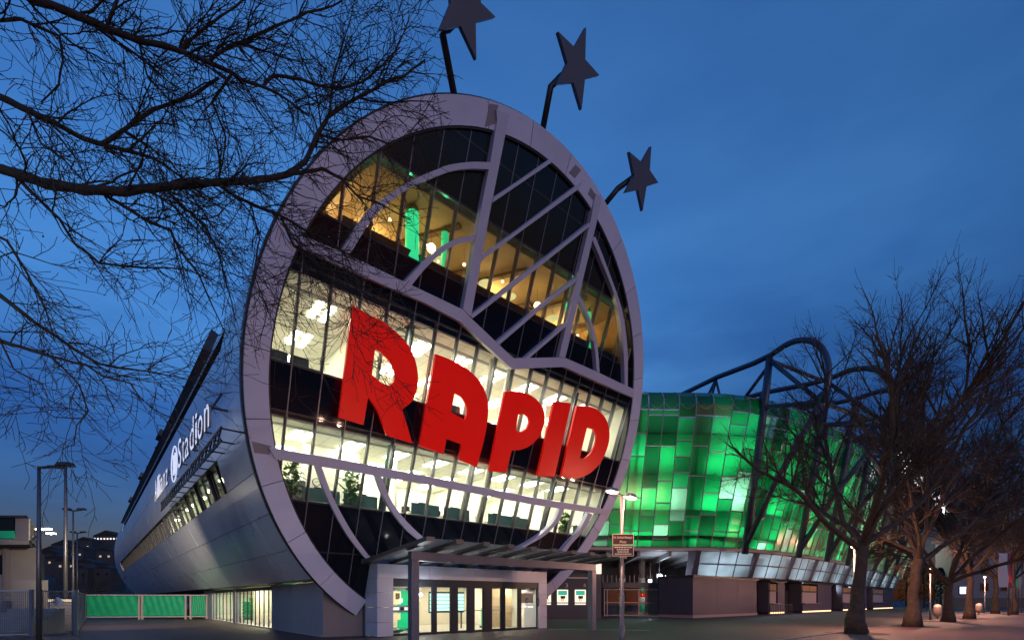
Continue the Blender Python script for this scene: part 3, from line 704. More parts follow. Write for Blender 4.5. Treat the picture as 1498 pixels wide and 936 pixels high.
# posters and notices inside the glass
def poster(name, x0, x1, y0, y1, m, q, z=None):
    P0, P1 = pix_q(x0, y1, q), pix_q(x1, y0, q); a, b = pq(P0)[0], pq(P1)[0]
    return MB().pbox(a, b, q, q + .015, pix_q((x0 + x1) / 2, y1, q).z, pix_q((x0 + x1) / 2, y0, q).z).build(name, m, EN)
M_POST = emit('poster_yellow', (0.95, 0.80, 0.42), 0.55); M_POSTW = emit('poster_white', (1, .95, .85), 0.7); M_MINT = emit('mint_board', (0.45, 0.95, 0.82), 0.7)
M_GB = mat('poster_green', (0.0, 0.25, 0.13), 0.5)
poster('poster', 570.5, 587, 845.5, 857, M_POSTW, .25); poster('poster', 593, 600, 850, 857, M_POSTW, .25)
poster('name_strip', 570, 600, 859, 863, M_GREY, .24); poster('poster', 570, 586.5, 864.5, 883, M_POST, .25)
poster('figure_print', 579, 585, 867, 876, mat('print_brown', (.25, .14, .02), .6), .235); poster('roundel', 584, 589, 875, 880.5, M_POSTW, .22)
poster('brand_strip', 570, 600, 885, 895, M_GREY, .24)
for (a, b, m) in ((571.5, 574.5, 'r'), (575.5, 584, 'w'), (586.5, 591, 'k'), (592, 597, 'w')):
    poster('logo_block', a, b, 887.5, 892, {'r': M_RED, 'w': M_POSTW, 'k': M_BLACK}[m], .22)
poster('poster', 575, 586, 896.5, 906, M_POST, .25)
poster('notice', 763, 780, 847, 855, mat('notice_grey', (.5, .55, .55), .5), .25); poster('green_notice', 762, 782, 856, 862.5, M_GB, .24)
for (yy, w) in ((858.2, 10), (860.8, 5)): poster('notice_line', 772 - w / 2, 772 + w / 2, yy - .7, yy + .5, M_POSTW, .23)
poster('notice', 762.5, 780, 867, 881.5, mat('notice_sand', (.62, .52, .42), .5), .25)
ringm = MB(); pc = pix_q(771, 878, .22)
ringm.tube([pc + BV * (.11 * math.cos(a * .35)) + ZV * (.11 * math.sin(a * .35)) for a in range(2, 17)], .022, 5); ringm.build('ring_symbol', M_BLACK, EN)
for (a, b) in ((763, 770), (772.5, 780)): poster('notice_word', a, b, 885.8, 888, M_POSTW, .06)
ringm = MB(); pc = pix_q(787.3, 880, -.012); ringm.tube([pc + BV * (.07 * math.cos(a * .4)) + ZV * (.2 * math.sin(a * .4)) for a in range(17)], .02, 5); ringm.build('call_plate', M_BLACK, EN)
# things in the lobby
cn = thing('welcome_board', W(5.6, 3.2, .02), 'bright mint info board standing in the lobby', 'board')
for j in range(5):
    MB().pbox(4.55, 6.75, 3.2, 3.24, .98 + j * .2, 1.15 + j * .2).build('board_strip', M_MINT, cn)
MB().pbox(4.5, 6.8, 3.245, 3.29, .9, 2.05).build('board_back', M_DARK, cn); 
for pp in (4.7, 6.6): MB().pbox(pp - .03, pp + .03, 3.22, 3.28, .02, .9).build('leg', M_DARK, cn)
for (pp, qq, lb) in ((3.15, 3.4, 'tall green banner panel behind the left door'), (8.1, 2.8, 'green chair back beside the high tables')):
    gp = thing('display_banner', W(pp, qq, .02), lb, 'panel')
    h = 2.2 if pp < 5 else 1.15
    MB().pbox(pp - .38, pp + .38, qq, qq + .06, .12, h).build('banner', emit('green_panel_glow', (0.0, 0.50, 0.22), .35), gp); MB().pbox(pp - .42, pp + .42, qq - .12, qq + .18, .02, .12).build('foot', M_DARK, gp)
for k, x in enumerate((726, 742.5)):
    P = on_ground(x, 916.0); pp, qq = pq(P); qq = max(qq, .9)
    t = thing('high_table', W(pp, qq, .02), 'slim dark standing table behind the right hand glass', 'table', 'standing tables in the lobby')
    MB().lathe(W(pp, qq, 1.08), [(.001, .03), (.3, .03), (.3, 0), (.001, 0)], 18).build('top', M_DARK, t)
    MB().tube([W(pp, qq, .05), W(pp, qq, 1.09)], .03, 8).build('stem', M_DARK, t)
    for a in range(3): MB().beam(W(pp, qq, .07), W(pp + .28 * math.cos(a * 2.1 + .5), qq + .28 * math.sin(a * 2.1 + .5), .035), .04, .03).build('foot', M_DARK, t)
cr_ = thing('shelf_wall', W(8.9, 2.2, .02), 'sand coloured plank wall seen through the right window', 'wall')
for j in range(6): MB().pbox(8.0, 9.45, 2.2, 2.26, .06 + j * .42, .06 + j * .42 + .405).build('plank', mat('sand_board', (.60, .45, .28), .6), cr_)
tr = thing('scarf_heap', W(1.1, .8, .02), 'low heap of green and white scarves in the left shop window', 'scarves')
rr = random.Random(5)
for k in range(9):
    c = W(1.05 + rr.uniform(-.22, .4), .7 + rr.uniform(-.15, .3), .06 + .035 * k)
    MB().tube([c + BV * (.22 * math.cos(a * .5) + .05 * math.sin(a)) + AV * (.16 * math.sin(a * .5)) for a in range(13)], .05, 6).build('scarf', M_TENT if k % 3 else M_WHITE, tr, smooth=True)
ft = thing('wall_floodlight', pix_q(614.5, 869, -.08), 'small dazzling floodlight beside the left post', 'lamp')
P = pix_q(614.5, 869, -.06)
MB().box8([P + BV * a + AV * b + ZV * c for c in (-.07, .07) for a, b in ((-.08, -.04), (.08, -.04), (.08, .12), (-.08, .12))]).build('housing', M_DARK, ft)
MB().ball(P - AV * .06, .055, 10, 6).build('lens', emit('flood_glow', (.85, .95, 1), 90), ft)
point('flood_light', P - AV * .16, 55, (.85, .95, 1), .05, ft)
# canopy on two posts
CA = thing('entrance_canopy', W(5.4, -2.73, 0), 'flat dark slatted canopy on two square posts before the entrance', 'canopy')
M_CANP = mat('canopy_paint', (0.13, 0.14, 0.19), 0.4, 0.3, 0.08, 2)
for pp in (.19, 10.77): bevel(MB().pbox(pp - .16, pp + .16, -2.89, -2.57, 0, 3.12).build('post', M_CANP, CA), .012)
bevel(MB().pbox(.03, 10.93, -2.87, -2.59, 3.121, 3.47).build('front_beam', M_CANP, CA), .012)
def cz(q): return 3.475 + (-2.73 - q) * .095
def cbox(p0, p1, q0, q1, h): return MB().box8([W(p0, q0, cz(q0)), W(p1, q0, cz(q0)), W(p1, q1, cz(q1)), W(p0, q1, cz(q1)), W(p0, q0, cz(q0) + h), W(p1, q0, cz(q0) + h), W(p1, q1, cz(q1) + h), W(p0, q1, cz(q1) + h)])
nj = 10
for k in range(nj):
    pp = -.25 + 11.2 * k / (nj - 1)
    cbox(pp - .16, pp + .16, -4.7, .55, .16).build('joist', mat('joist_olive', (0.10, 0.10, 0.085), .5, .2), CA)
    if k < nj - 1: 
        g0 = MB(); 
        for (q0, q1) in ((-4.6, .5),): g0.quad(W(pp + .17, q0, cz(q0) + .12), W(pp + 11.2 / (nj - 1) - .17, q0, cz(q0) + .12), W(pp + 11.2 / (nj - 1) - .17, q1, cz(q1) + .12), W(pp + .17, q1, cz(q1) + .12))
        g0.build('roof_pane', sheet('canopy_glass', (.5, .55, .6), .6, .1, .35), CA)
cbox(-.42, 11.1, .56, .7, .2).build('back_beam', M_CANP, CA); 
for pp in (1.5, 5.2, 8.9): MB().tube([W(pp, -1.3, cz(-1.3) - .03), W(pp, -1.3, cz(-1.3) + .1)], .07, 10).build('downlight', emit('canopy_glow', (1, .93, .8), 16), CA)

# ================================================================== RED LETTERS
LET = {
 'R': ([(516,446.7),(535.6,457.8),(563,472),(591,496.7),(605,519),(611.6,546),(610.4,569),(603.6,586),(588.9,598.6),(603.6,648.6),(566,637),(560.6,621.7),(552,600),(538.9,580),(532,621.7),(495.8,611)], [(549,510.6),(561,518.5),(571.7,531),(578,546),(577,557.5),(570,564.2),(559,560),(544.4,548)]),
 'A': ([(638,517.5),(660.6,526.5),(685.6,541),(702,557.8),(712,578),(714.5,599.4),(710.6,632.8),(698,683),(672.5,673),(675.8,650),(653.6,641.7),(649.4,664.7),(614,652)], [(665.6,575),(676,581),(683.5,593),(683.5,604),(680.8,614),(660,602.8)]),
 'P': ([(739,572.7),(757,572.2),(774.5,577),(789,588),(796,602),(796,620),(789,638),(776,651.5),(762,657.5),(748.7,659),(740.9,691),(715.4,689)], [(758.5,606.3),(767,605.6),(773.6,610),(774.8,618),(771.5,626.5),(763.6,631.5),(754.9,630.5)]),
 'I': ([(811,587),(836,589.4),(811.7,697),(786,696)], []),
 'D': ([(844.4,593.6),(860,594),(872.6,598),(882,606),(889,618),(892,636),(889,654.5),(880,674.5),(867,689),(854.4,696.5),(841.7,699.5),(820.8,696.6)], [(859,625.4),(868.5,628),(873.3,637),(871.5,649),(865,662),(857,670),(848,671)]),
}
NEXT = {'R': 'first and tallest', 'A': 'second', 'P': 'third, open stemmed', 'I': 'narrow single stroke', 'D': 'last, beside the ring'}
for ch, (o_, h_) in LET.items():
    P = pix_face(*o_[-1], .3)
    L = thing('red_letter', P, 'giant glossy red letter %s on the round front, %s' % (ch, NEXT[ch]), 'letter', 'red letters across the round front')
    bevel(plate('letter_face', smooth_loop(o_, 6, 30), ([smooth_loop(h_, 6, 30)] if h_ else []), lambda x, y: pix_face(x, y, .30), NF * -.15, M_RED, L), .012)
    c = [sum(p[i] for p in o_) / len(o_) for i in (0, 1)]
    xs = sorted(p[0] for p in o_)
    for (x, y) in (o_[-1], o_[0]):
        a = pix_face(x + 9, y + (14 if y < c[1] else -14), .16)
        MB().beam(a, a - NF * .36, .07).build('bracket', M_DARK, L)

# ================================================================== STARS
ST = [
 ([(656,-50),(685,-22),(705,-57),(703.5,4),(725,25),(696,32.6),(697,87),(674,38),(643,44),(659.8,4.3)], [(664.4,139),(647.5,51),(655,43),(668,30)], 'upright'),
 ([(816.9,46.3),(840.9,69.7),(857.6,40),(856.3,87.3),(877,110.4),(856,115.5),(851,160.4),(839.3,121),(816,123),(830.3,92)], [(794.4,187),(805.6,127.4),(820,113),(836,100)], 'middle'),
 ([(921,222),(939.3,238),(953,214),(950.8,249),(963.3,267.4),(946,273),(940.3,308.5),(933.8,278),(915.3,282),(928,257)], [(887.4,296),(903.4,276.4),(927.4,258.8),(938,255)], 'lowest'),
]
SL = ['grey five pointed star on a bent arm above the ring, highest of three', 'grey five pointed star on a bent arm, between the other two', 'grey five pointed star on a bent arm, lowest and smallest on the ring']
for (o_, arm, w), lb in zip(ST, SL):
    S = thing('metal_star', pix_face(*arm[0], -.1), lb, 'star', 'stars on the ring')
    plate('star_plate', o_, [], lambda x, y: pix_face(x, y, .45), NF * -.16, M_STAR, S)
    pts = [pix_face(*arm[0], -.15), pix_face(*arm[1], -.1), pix_face(*arm[2], .05), pix_face(*arm[3], .26)]
    MB().tube(pts, .12, 10).build('arm', M_BLACK, S, smooth=True)

# ================================================================== SIGN ON THE FLANK
SP = -6.2
SG = thing('flank_sign', W(SP, 14, 9), 'long white letter sign standing off the flank of the tube on a dark lattice', 'sign')
n0, n1 = pix_p(310, 574, SP), pix_p(310, 624, SP); f0, f1 = pix_p(227.5, 694, SP), pix_p(227.5, 731, SP)
qn, qfar = pq(n0)[1], pq(f1)[1]
zb = (n1.z + f1.z) / 2; hgt = ((n0.z - n1.z) + (f0.z - f1.z)) / 2
M_SGN = emit('sign_white', (0.70, 0.76, 0.98), 0.60)
def sign_word(txt, q0, q1, zb, h):                    # from q0 (left end, far) to q1 (near)
    n = len(txt); ws = {'l': .45, 'i': .45, 't': .6, 'A': 1.15, 'S': 1.0, 'n': .95, 'z': .85, 'a': .95, 'd': 1.0, 'o': 1.0}
    tot = sum(ws[c] for c in txt); x = q0; k = (q0 - q1) / tot
    for c in txt:
        w = ws[c] * k
        put_text('letter', c, h * 1.36, .035, W(SP, x, zb), -AV, ZV, M_SGN, SG, width=w * .74, side=M_GREY); x -= w
L_ = qfar - qn
sign_word('Allianz', qfar, qfar - L_ * .36, zb, hgt)
qc = qfar - L_ * .47; rr_ = hgt * .62
cen = W(SP, qc, zb + hgt * .42)
rm = MB(); rm.tube([cen + AV * (L_ * .055 * math.cos(a * math.pi / 16)) + ZV * (rr_ * math.sin(a * math.pi / 16)) for a in range(33)], .03, 6); rm.build('roundel', M_SGN, SG, smooth=True)
for dq in (-.4, .15): MB().beam(cen + AV * dq * L_ * .055 - ZV * rr_ * .62, cen + AV * dq * L_ * .055 + ZV * rr_ * (.55 if dq else .72), .05, .05).build('roundel_bar', M_SGN, SG)
sign_word('Stadion', qfar - L_ * .56, qn, zb, hgt)
lat = thing_parts = 0
for zz in (zb - .05, zb - .5, zb + hgt * .8):
    MB().beam(W(SP + .28, qn, zz), W(SP + .28, qfar, zz), .06).build('rail', M_DARK, SG)
qq = qn; k = 0
while qq < qfar - .3:
    q1 = min(qq + .8, qfar)
    MB().beam(W(SP + .28, qq, zb - .55), W(SP + .28, q1, zb - .05), .05).build('lattice', M_DARK, SG); MB().beam(W(SP + .28, q1, zb - .55), W(SP + .28, qq, zb - .05), .05).build('lattice', M_DARK, SG)
    if k % 2 == 0: MB().beam(W(SP + .28, qq, zb - .1), W(PC - math.sqrt(RO**2 - (zb - .1 - ZC)**2) + .02, qq, zb - .1), .05).build('standoff', M_DARK, SG)
    if k % 4 == 2: MB().beam(W(SP + .28, qq, zb + hgt * .8), W(PC - math.sqrt(RO**2 - (zb + hgt * .8 - ZC)**2) + .02, qq, zb + hgt * .8), .07).build('standoff', M_DARK, SG)
    qq = q1; k += 1

# ================================================================== OFFICE FURNITURE (seen above the sills)
def plant(loc, h, label):
    t = thing('potted_plant', loc, label, 'plant')
    MB().lathe(loc, [(.001, 0), (.17, 0), (.22, .42), (.19, .42), (.001, .38)], 12).build('pot', M_GREY, t)
    lf = MB(); r = random.Random(int(h * 100))
    for k in range(150):
        a = r.uniform(0, 6.28); z = .45 + r.uniform(.1, 1) * (h - .45); rad = r.uniform(.05, .42) * (1 - .3 * (z / h)); c = loc + Vector((rad * math.cos(a), rad * math.sin(a), z))
        d = Vector((r.gauss(0, 1), r.gauss(0, 1), r.gauss(.25, .8))).normalized() * r.uniform(.22, .40); s_ = d.cross(ZV).normalized() * .09
        lf.quad(c, c + d * .5 + s_, c + d, c + d * .5 - s_)
    lf.build('foliage', M_LEAF, t); MB().tube([loc + ZV * .38, loc + ZV * h * .8], .018, 5).build('stem', M_BARK, t)
def at_floor(x, y, d, zf):
    P = pix_face(x, y, d); p_, q_ = pq(P); return W(p_, q_, zf)
plant(at_floor(427, 690, -.9, 4.97), 2.2, 'tall leafy plant in a grey pot behind the lowest left window')
plant(at_floor(513, 722, -1.0, 4.97), 1.9, 'bushy leafy plant in a grey pot beside a teal desk')
plant(at_floor(826, 757, -1.0, 4.97), 1.6, 'small leafy plant in a grey pot near the right end windows')
def desk(loc, w, label, grp, sh=1.12):
    p_, q_ = pq(loc); z = loc.z
    t = thing('office_desk', loc, label, 'desk', grp)
    MB().pbox(p_ - w / 2, p_ + w / 2, q_, q_ + .8, z + .70, z + .74).build('desktop', M_WHITE, t)
    MB().pbox(p_ - w / 2, p_ + w / 2, q_ - .03, q_, z + .35, z + sh).build('screen_panel', M_TEAL, t)
    for a in (-w / 2 + .06, w / 2 - .06):
        for b in (.06, .74): MB().pbox(p_ + a - .025, p_ + a + .025, q_ + b - .025, q_ + b + .025, z, z + .70).build('leg', M_DARK, t)
    m = thing('monitor', W(p_ + .1, q_ + .3, z + .742), 'black computer screen on a desk by the glass', 'monitor', 'computer screens on the desks')
    MB().pbox(p_ - .18, p_ + .38, q_ + .28, q_ + .32, z + .88, z + 1.24).build('screen', M_BLACK, m); MB().pbox(p_ + .06, p_ + .14, q_ + .29, q_ + .33, z + .742, z + .9).build('stand', M_DARK, m)
    c = thing('office_chair', W(p_ - .2, q_ + 1.2, z), 'dark swivel chair drawn up to a desk by the glass', 'chair', 'swivel chairs at the desks')
    MB().pbox(p_ - .45, p_ + .02, q_ + 1.0, q_ + 1.45, z + .44, z + .52).build('seat', M_BLACK, c); MB().pbox(p_ - .43, p_, q_ + 1.45, q_ + 1.52, z + .55, z + 1.2).build('backrest', M_BLACK, c)
    MB().tube([W(p_ - .21, q_ + 1.2, z + .05), W(p_ - .21, q_ + 1.2, z + .45)], .03, 6).build('stem', M_DARK, c)
    for a in range(5): MB().beam(W(p_ - .21, q_ + 1.2, z + .07), W(p_ - .21 + .27 * math.cos(a * 1.257), q_ + 1.2 + .27 * math.sin(a * 1.257), z + .03), .04, .03).build('foot', M_DARK, c)
for (x, y) in ((470, 725), (528, 735), (622, 745), (668, 750), (730, 758), (758, 762), (850, 772)):
    desk(at_floor(x, y, -.95, 4.97), 1.5, 'white desk with a teal screen in the lower glazed office', 'desks in the lower office')
for (x, y) in ((408, 520), (440, 530), (668, 606), (790, 640), (885, 665)):
    desk(at_floor(x, y, -.95, 9.32), 1.4, 'white desk with a teal screen in the upper glazed office', 'desks in the upper office', .80)
cb_ = thing('filing_cupboard', at_floor(430, 715, -1.2, 4.97), 'grey filing cupboard beside the plant in the lower office', 'cupboard')
p_, q_ = pq(cb_.location); 
MB().pbox(p_ - .45, p_ + .45, q_, q_ + .5, 4.97, 6.35).build('carcass', M_GREY, cb_)
for j in range(3): MB().pbox(p_ - .42, p_ + .42, q_ - .02, q_, 5.02 + j * .44, 5.43 + j * .44).build('door', M_GREY, cb_)
ck = thing('wall_clock', pix_face(463, 705, -2.0), 'round white clock on the lower office partition', 'clock')
P = pix_face(463, 705, -2.0); mbc = MB(); mbc.prism([P + BV * (.17 * math.cos(a * .3927)) + ZV * (.17 * math.sin(a * .3927)) for a in range(16)], AV * .04); mbc.build('rim', M_DARK, ck)
mbc = MB(); mbc.prism([P - AV * .012 + BV * (.14 * math.cos(a * .3927)) + ZV * (.14 * math.sin(a * .3927)) for a in range(16)], AV * .01); mbc.build('dial', M_WHITE, ck)
for (dx, dz) in ((.05, .07), (-.09, .02)): MB().beam(P - AV * .02, P - AV * .02 + BV * dx + ZV * dz, .014).build('hand', M_BLACK, ck)
MB().pbox(p_ + .6, p_ + 3.0, pq(P)[1] + .05, pq(P)[1] + .13, 4.97, 8.1).build('partition', M_WHITE, T)

# ================================================================== THE STADIUM
SD = thing('green_stadium', W(60, 6, 0), 'stadium wall of backlit green panels with dark tube trusses above it', 'stadium')
PLAN = [(17, 16.5), (22, 13.2), (26.8, 10.4), (30.7, 7.6), (33.6, 5.2), (36.6, 3.2), (41, 1.7), (46.7, .95), (55.8, .7), (66, 1.2), (78, 2.1), (95, 3.6), (112, 5.3), (130, 7.2)]
def cat(p0, p1, p2, p3, t):
    return tuple(.5 * ((2 * b) + (c - a) * t + (2 * a - 5 * b + 4 * c - d) * t * t + (3 * b - a - 3 * c + d) * t**3) for a, b, c, d in zip(p0, p1, p2, p3))
_pl = []
for i in range(len(PLAN) - 1):
    for k in range(20): _pl.append(cat(PLAN[max(0, i - 1)], PLAN[i], PLAN[i + 1], PLAN[min(len(PLAN) - 1, i + 2)], k / 20))
_pl.append(PLAN[-1]); _s = [0.0]
for a, b in zip(_pl[:-1], _pl[1:]): _s.append(_s[-1] + math.hypot(b[0] - a[0], b[1] - a[1]))
SLEN = _s[-1]
def plan(s):
    s = min(max(s, 0), SLEN - 1e-6); lo, hi = 0, len(_s) - 1
    while hi - lo > 1:
        m = (lo + hi) // 2
        if _s[m] <= s: lo = m
        else: hi = m
    t = (s - _s[lo]) / (_s[hi] - _s[lo]); a, b = _pl[lo], _pl[hi]
    i0, i1 = max(0, lo - 8), min(len(_pl) - 1, hi + 8); tx, ty = _pl[i1][0] - _pl[i0][0], _pl[i1][1] - _pl[i0][1]; L = math.hypot(tx, ty)
    return a[0] + (b[0] - a[0]) * t, a[1] + (b[1] - a[1]) * t, ty / L, -tx / L        # p, q, outward normal
ZB, ZK, ZTOP = 6.6, 18.6, 20.4
def prof(w):                                           # w: 0..1 up the face -> (offset, z)
    if w < .82:
        t = w / .82; return .29 * (ZK - ZB) * t, ZB + (ZK - ZB) * t
    t = (w - .82) / .18 * math.pi / 2
    return .29 * (ZK - ZB) + .5 * math.sin(t) * .9 - 2.6 * (1 - math.cos(t)), ZK + (ZTOP - ZK) * math.sin(t)
def wall(s, w, ofs=0.0):
    p, q, nx, ny = plan(s); d, z = prof(w); d += ofs; return W(p + nx * d, q + ny * d, z)
GREENS = [sheet('green_mid', (0.006, 0.40, 0.10), .85, .2), sheet('green_deep', (0.004, 0.21, 0.055), .85, .2), sheet('green_mint', (0.26, 0.74, 0.46), .85, .25), sheet('green_dark', (0.004, 0.11, 0.032), .85, .15), sheet('green_bright', (0.015, 0.58, 0.17), .85, .2)]
M_TRIM = mat('panel_trim', (0.36, 0.30, 0.28), .5, .3)
r = random.Random(11)
SW = 1.42; ns = int(SLEN / SW); cells = []
for k in range(ns):
    s0, s1 = k * SW, (k + 1) * SW; w = 0.0; first = True
    while w < .999:
        h = r.choice([.09, .13, .17, .2, .24]) if not first else r.choice([.05, .1, .16, .2]); first = False
        w1 = min(1.0, w + h)
        if 1 - w1 < .06: w1 = 1.0
        if w < .78 < w1 and w1 < .95: w1 = .80
        if w >= .78: w1 = 1.0 if r.random() < .5 or w > .85 else .9
        cells.append((k, w, w1)); w = w1
def dist(c): 
    P = wall(c[0] * SW + .7, (c[1] + c[2]) / 2); return (c[2] - c[1]) / max(20, (P - CAM).length)**2
vis = [c for c in cells if c[0] * SW > 8]
big = set(sorted(vis, key=lambda c: -dist(c))[:298])
rest = [MB() for _ in GREENS]; trim_rest = MB()
for c in cells:
    k, w0, w1 = c; s0, s1 = k * SW + .03, (k + 1) * SW - .03
    top = w1 > .80
    gi = r.choices(range(5), (.42, .28, .07, .11, .12))[0] if not top else r.choice([1, 3, 3, 0])
    n = max(1, int((w1 - w0) / .05)) if top or w1 > .8 else 1
    mb = MB() if c in big else rest[gi]; i0 = len(mb.v)
    for i in range(n + 1):
        w = w0 + .004 + (w1 - w0 - .008) * i / n; mb.v += [wall(s0, w), wall(s1, w)]
    for i in range(n): mb.f.append((i0 + 2 * i, i0 + 2 * i + 1, i0 + 2 * i + 3, i0 + 2 * i + 2))
    tb = MB() if c in big else trim_rest
    if w0 > 0: tb.beam(wall(s0, w0, .04), wall(s1, w0, .04), .07)
    if c in big:
        po = mb.build('green_panel', GREENS[gi], SD)
        if w0 > 0: tb.build('panel_trim', M_TRIM, po)
for gi, mb in enumerate(rest):
    if mb.f: tag(mb.build('far_green_panels', GREENS[gi], SD), 'small far green panels', kind='stuff')
if trim_rest.f: tag(trim_rest.build('far_panel_trim', M_TRIM, SD), kind='stuff')
for k in range(ns + 1):
    s = k * SW; pts = [wall(s, w, .05) for w in (0, .3, .6, .8, .86, .91, .96, 1.0)]
    MB().tube(pts, .045, 5).build('vertical_rail', M_TRIM, SD)
for k in range(2, ns, 4):                               # steel posts standing behind the skin
    MB().tube([wall(k * SW + .7, w, -.22) for w in (0, .4, .8)], .11, 6).build('inner_post', M_DARK, SD)
# sagging cables of the top row
for k in range(6, 22):
    a, b = wall(k * SW, .84, .08), wall((k + 1) * SW, .84, .08)
    MB().tube([a.lerp(b, t / 6) - ZV * (.55 * (1 - (t / 3 - 1)**2)) for t in range(7)], .018, 4).build('cable', M_CAP, SD)
# floors, inner wall and lamps behind the skin
for (w, th) in ((.06, .22), (.215, .34), (.43, .34), (.66, .34)):
    mb = MB(); n = 60; 
    for i in range(n + 1):
        s = SLEN * i / n; o_, z = prof(w); p, q, nx, ny = plan(s)
        for (dd, dz) in ((o_ - .10, 0), (o_ - (3.2 if w > .1 else .5), 0), (o_ - (3.2 if w > .1 else .5), th), (o_ - .10, th)): mb.v.append(W(p + nx * dd, q + ny * dd, z + dz))
    for i in range(n):
        for j in range(4):
            x, y = i * 4 + j, i * 4 + (j + 1) % 4; mb.f.append((x, y, y + 4, x + 4))
    mb.build('gallery_floor', M_DARK, SD)
mb = MB(); n = 60
for i in range(n + 1):
    p, q, nx, ny = plan(SLEN * i / n); mb.v += [W(p - nx * 2.6, q - ny * 2.6, ZB - .3), W(p - nx * .2, q - ny * .2, ZTOP - 2.5)]
for i in range(n): mb.f.append((2 * i, 2 * i + 1, 2 * i + 3, 2 * i + 2))
mb.build('inner_wall', M_CONC, SD)
s = 6.0
while s < SLEN:
    L = 7.0 if s < 60 else 13.0
    for (w, pw) in ((.10, 105), (.315, 145), (.55, 105), (.76, 40)):
        p, q, nx, ny = plan(s + L / 2); o_, z = prof(w); c = W(p + nx * (o_ - 1.5), q + ny * (o_ - 1.5), z)
        area('gallery_light', c, (BV * nx + AV * ny), L * .72, .3, pw * .82 * L / 7, (.92, 1.0, .86), SD)
    s += L
# bottom edge beam
mb = MB(); n = 80
for i in range(n + 1):
    s = SLEN * i / n; p, q, nx, ny = plan(s)
    for (dd, dz) in ((.12, -.05), (.12, -.3), (-.4, -.3), (-.4, -.05)): mb.v.append(W(p + nx * dd, q + ny * dd, ZB + dz))
for i in range(n):
    for j in range(4):
        x, y = i * 4 + j, i * 4 + (j + 1) % 4; mb.f.append((x, y, y + 4, x + 4))
mb.build('edge_beam', M_TRIM, SD)
# lit mesh band under the green skin: bays between leaning fins
s_of = lambda p_: min(range(len(_pl)), key=lambda i: abs(_pl[i][0] - p_))
bay_p = [34.6, 41.2, 48.5, 55.5, 63, 71, 80, 90, 101, 113, 125]
BS = [_s[s_of(p_)] for p_ in bay_p]
M_MESH = sheet('mesh_band', (0.42, 0.50, 0.55), .75, .3, .12, .25)
for a, b in zip(BS[:-1], BS[1:]):
    z0, z1 = 3.85, 6.28
    def bp(t, v): 
        p, q, nx, ny = plan(a + (b - a) * t); dd = -.9 + .75 * v; return W(p + nx * dd, q + ny * dd, z0 + (z1 - z0) * v)
    for i in range(3):
        for j in range(2):
            MB().quad(bp(.06 + .3 * i + .01, j / 2 + .02), bp(.06 + .3 * (i + 1) - .01, j / 2 + .02), bp(.06 + .3 * (i + 1) - .01, j / 2 + .48), bp(.06 + .3 * i + .01, j / 2 + .48)).build('mesh_panel', M_MESH, SD)
        MB().beam(bp(.06 + .3 * i, 0), bp(.06 + .3 * i, 1), .08).build('mesh_post', M_DARK, SD)
    for v in (0.0, .5, 1.0): MB().beam(bp(.05, v), bp(.97, v), .09).build('mesh_rail', M_DARK, SD)
    for v0, v1 in ((0, 1),): MB().box8([bp(-.02, 0), bp(.045, 0), bp(.045, 0) - AV * -.6, bp(-.02, 0) - AV * -.6, bp(-.02, 1) - AV * .25, bp(.045, 1) - AV * .25, bp(.045, 1) + AV * .6, bp(-.02, 1) + AV * .6]).build('fin', M_PURPLE, SD)
    p, q, nx, ny = plan((a + b) / 2); area('band_light', W(p - nx * 2.4, q - ny * 2.4, 5.3), (BV * nx + AV * ny), (b - a) * .7, 1.2, 95 * (b - a) / 7, (.78, .92, 1.0), SD)
# concourse ceiling and dark back
mb = MB()
for i in range(61):
    p, q, nx, ny = plan(SLEN * i / 60); mb.v += [W(p - nx * .5, q - ny * .5, 6.25), W(p - nx * 9, q - ny * 9, 5.6)]
for i in range(60): mb.f.append((2 * i, 2 * i + 1, 2 * i + 3, 2 * i + 2))
mb.build('concourse_ceiling', M_GREY, SD)
mb = MB()
for i in range(61):
    p, q, nx, ny = plan(SLEN * i / 60); mb.v += [W(p - nx * 9, q - ny * 9, 0), W(p - nx * 9, q - ny * 9, 6)]
for i in range(60): mb.f.append((2 * i, 2 * i + 1, 2 * i + 3, 2 * i + 2))
mb.build('concourse_back', mat('back_dark', (0.07, 0.07, 0.085), .7, 0, .2, .5), SD)
for k in range(7):
    a, b = plan(10 + k * 3.0), plan(10 + k * 3.0); p, q, nx, ny = a
    MB().beam(W(p - nx * .6, q - ny * .6, 6.0), W(p - nx * 8.5, q - ny * 8.5, 5.4), .3, .45).build('ceiling_beam', M_GREY, SD)

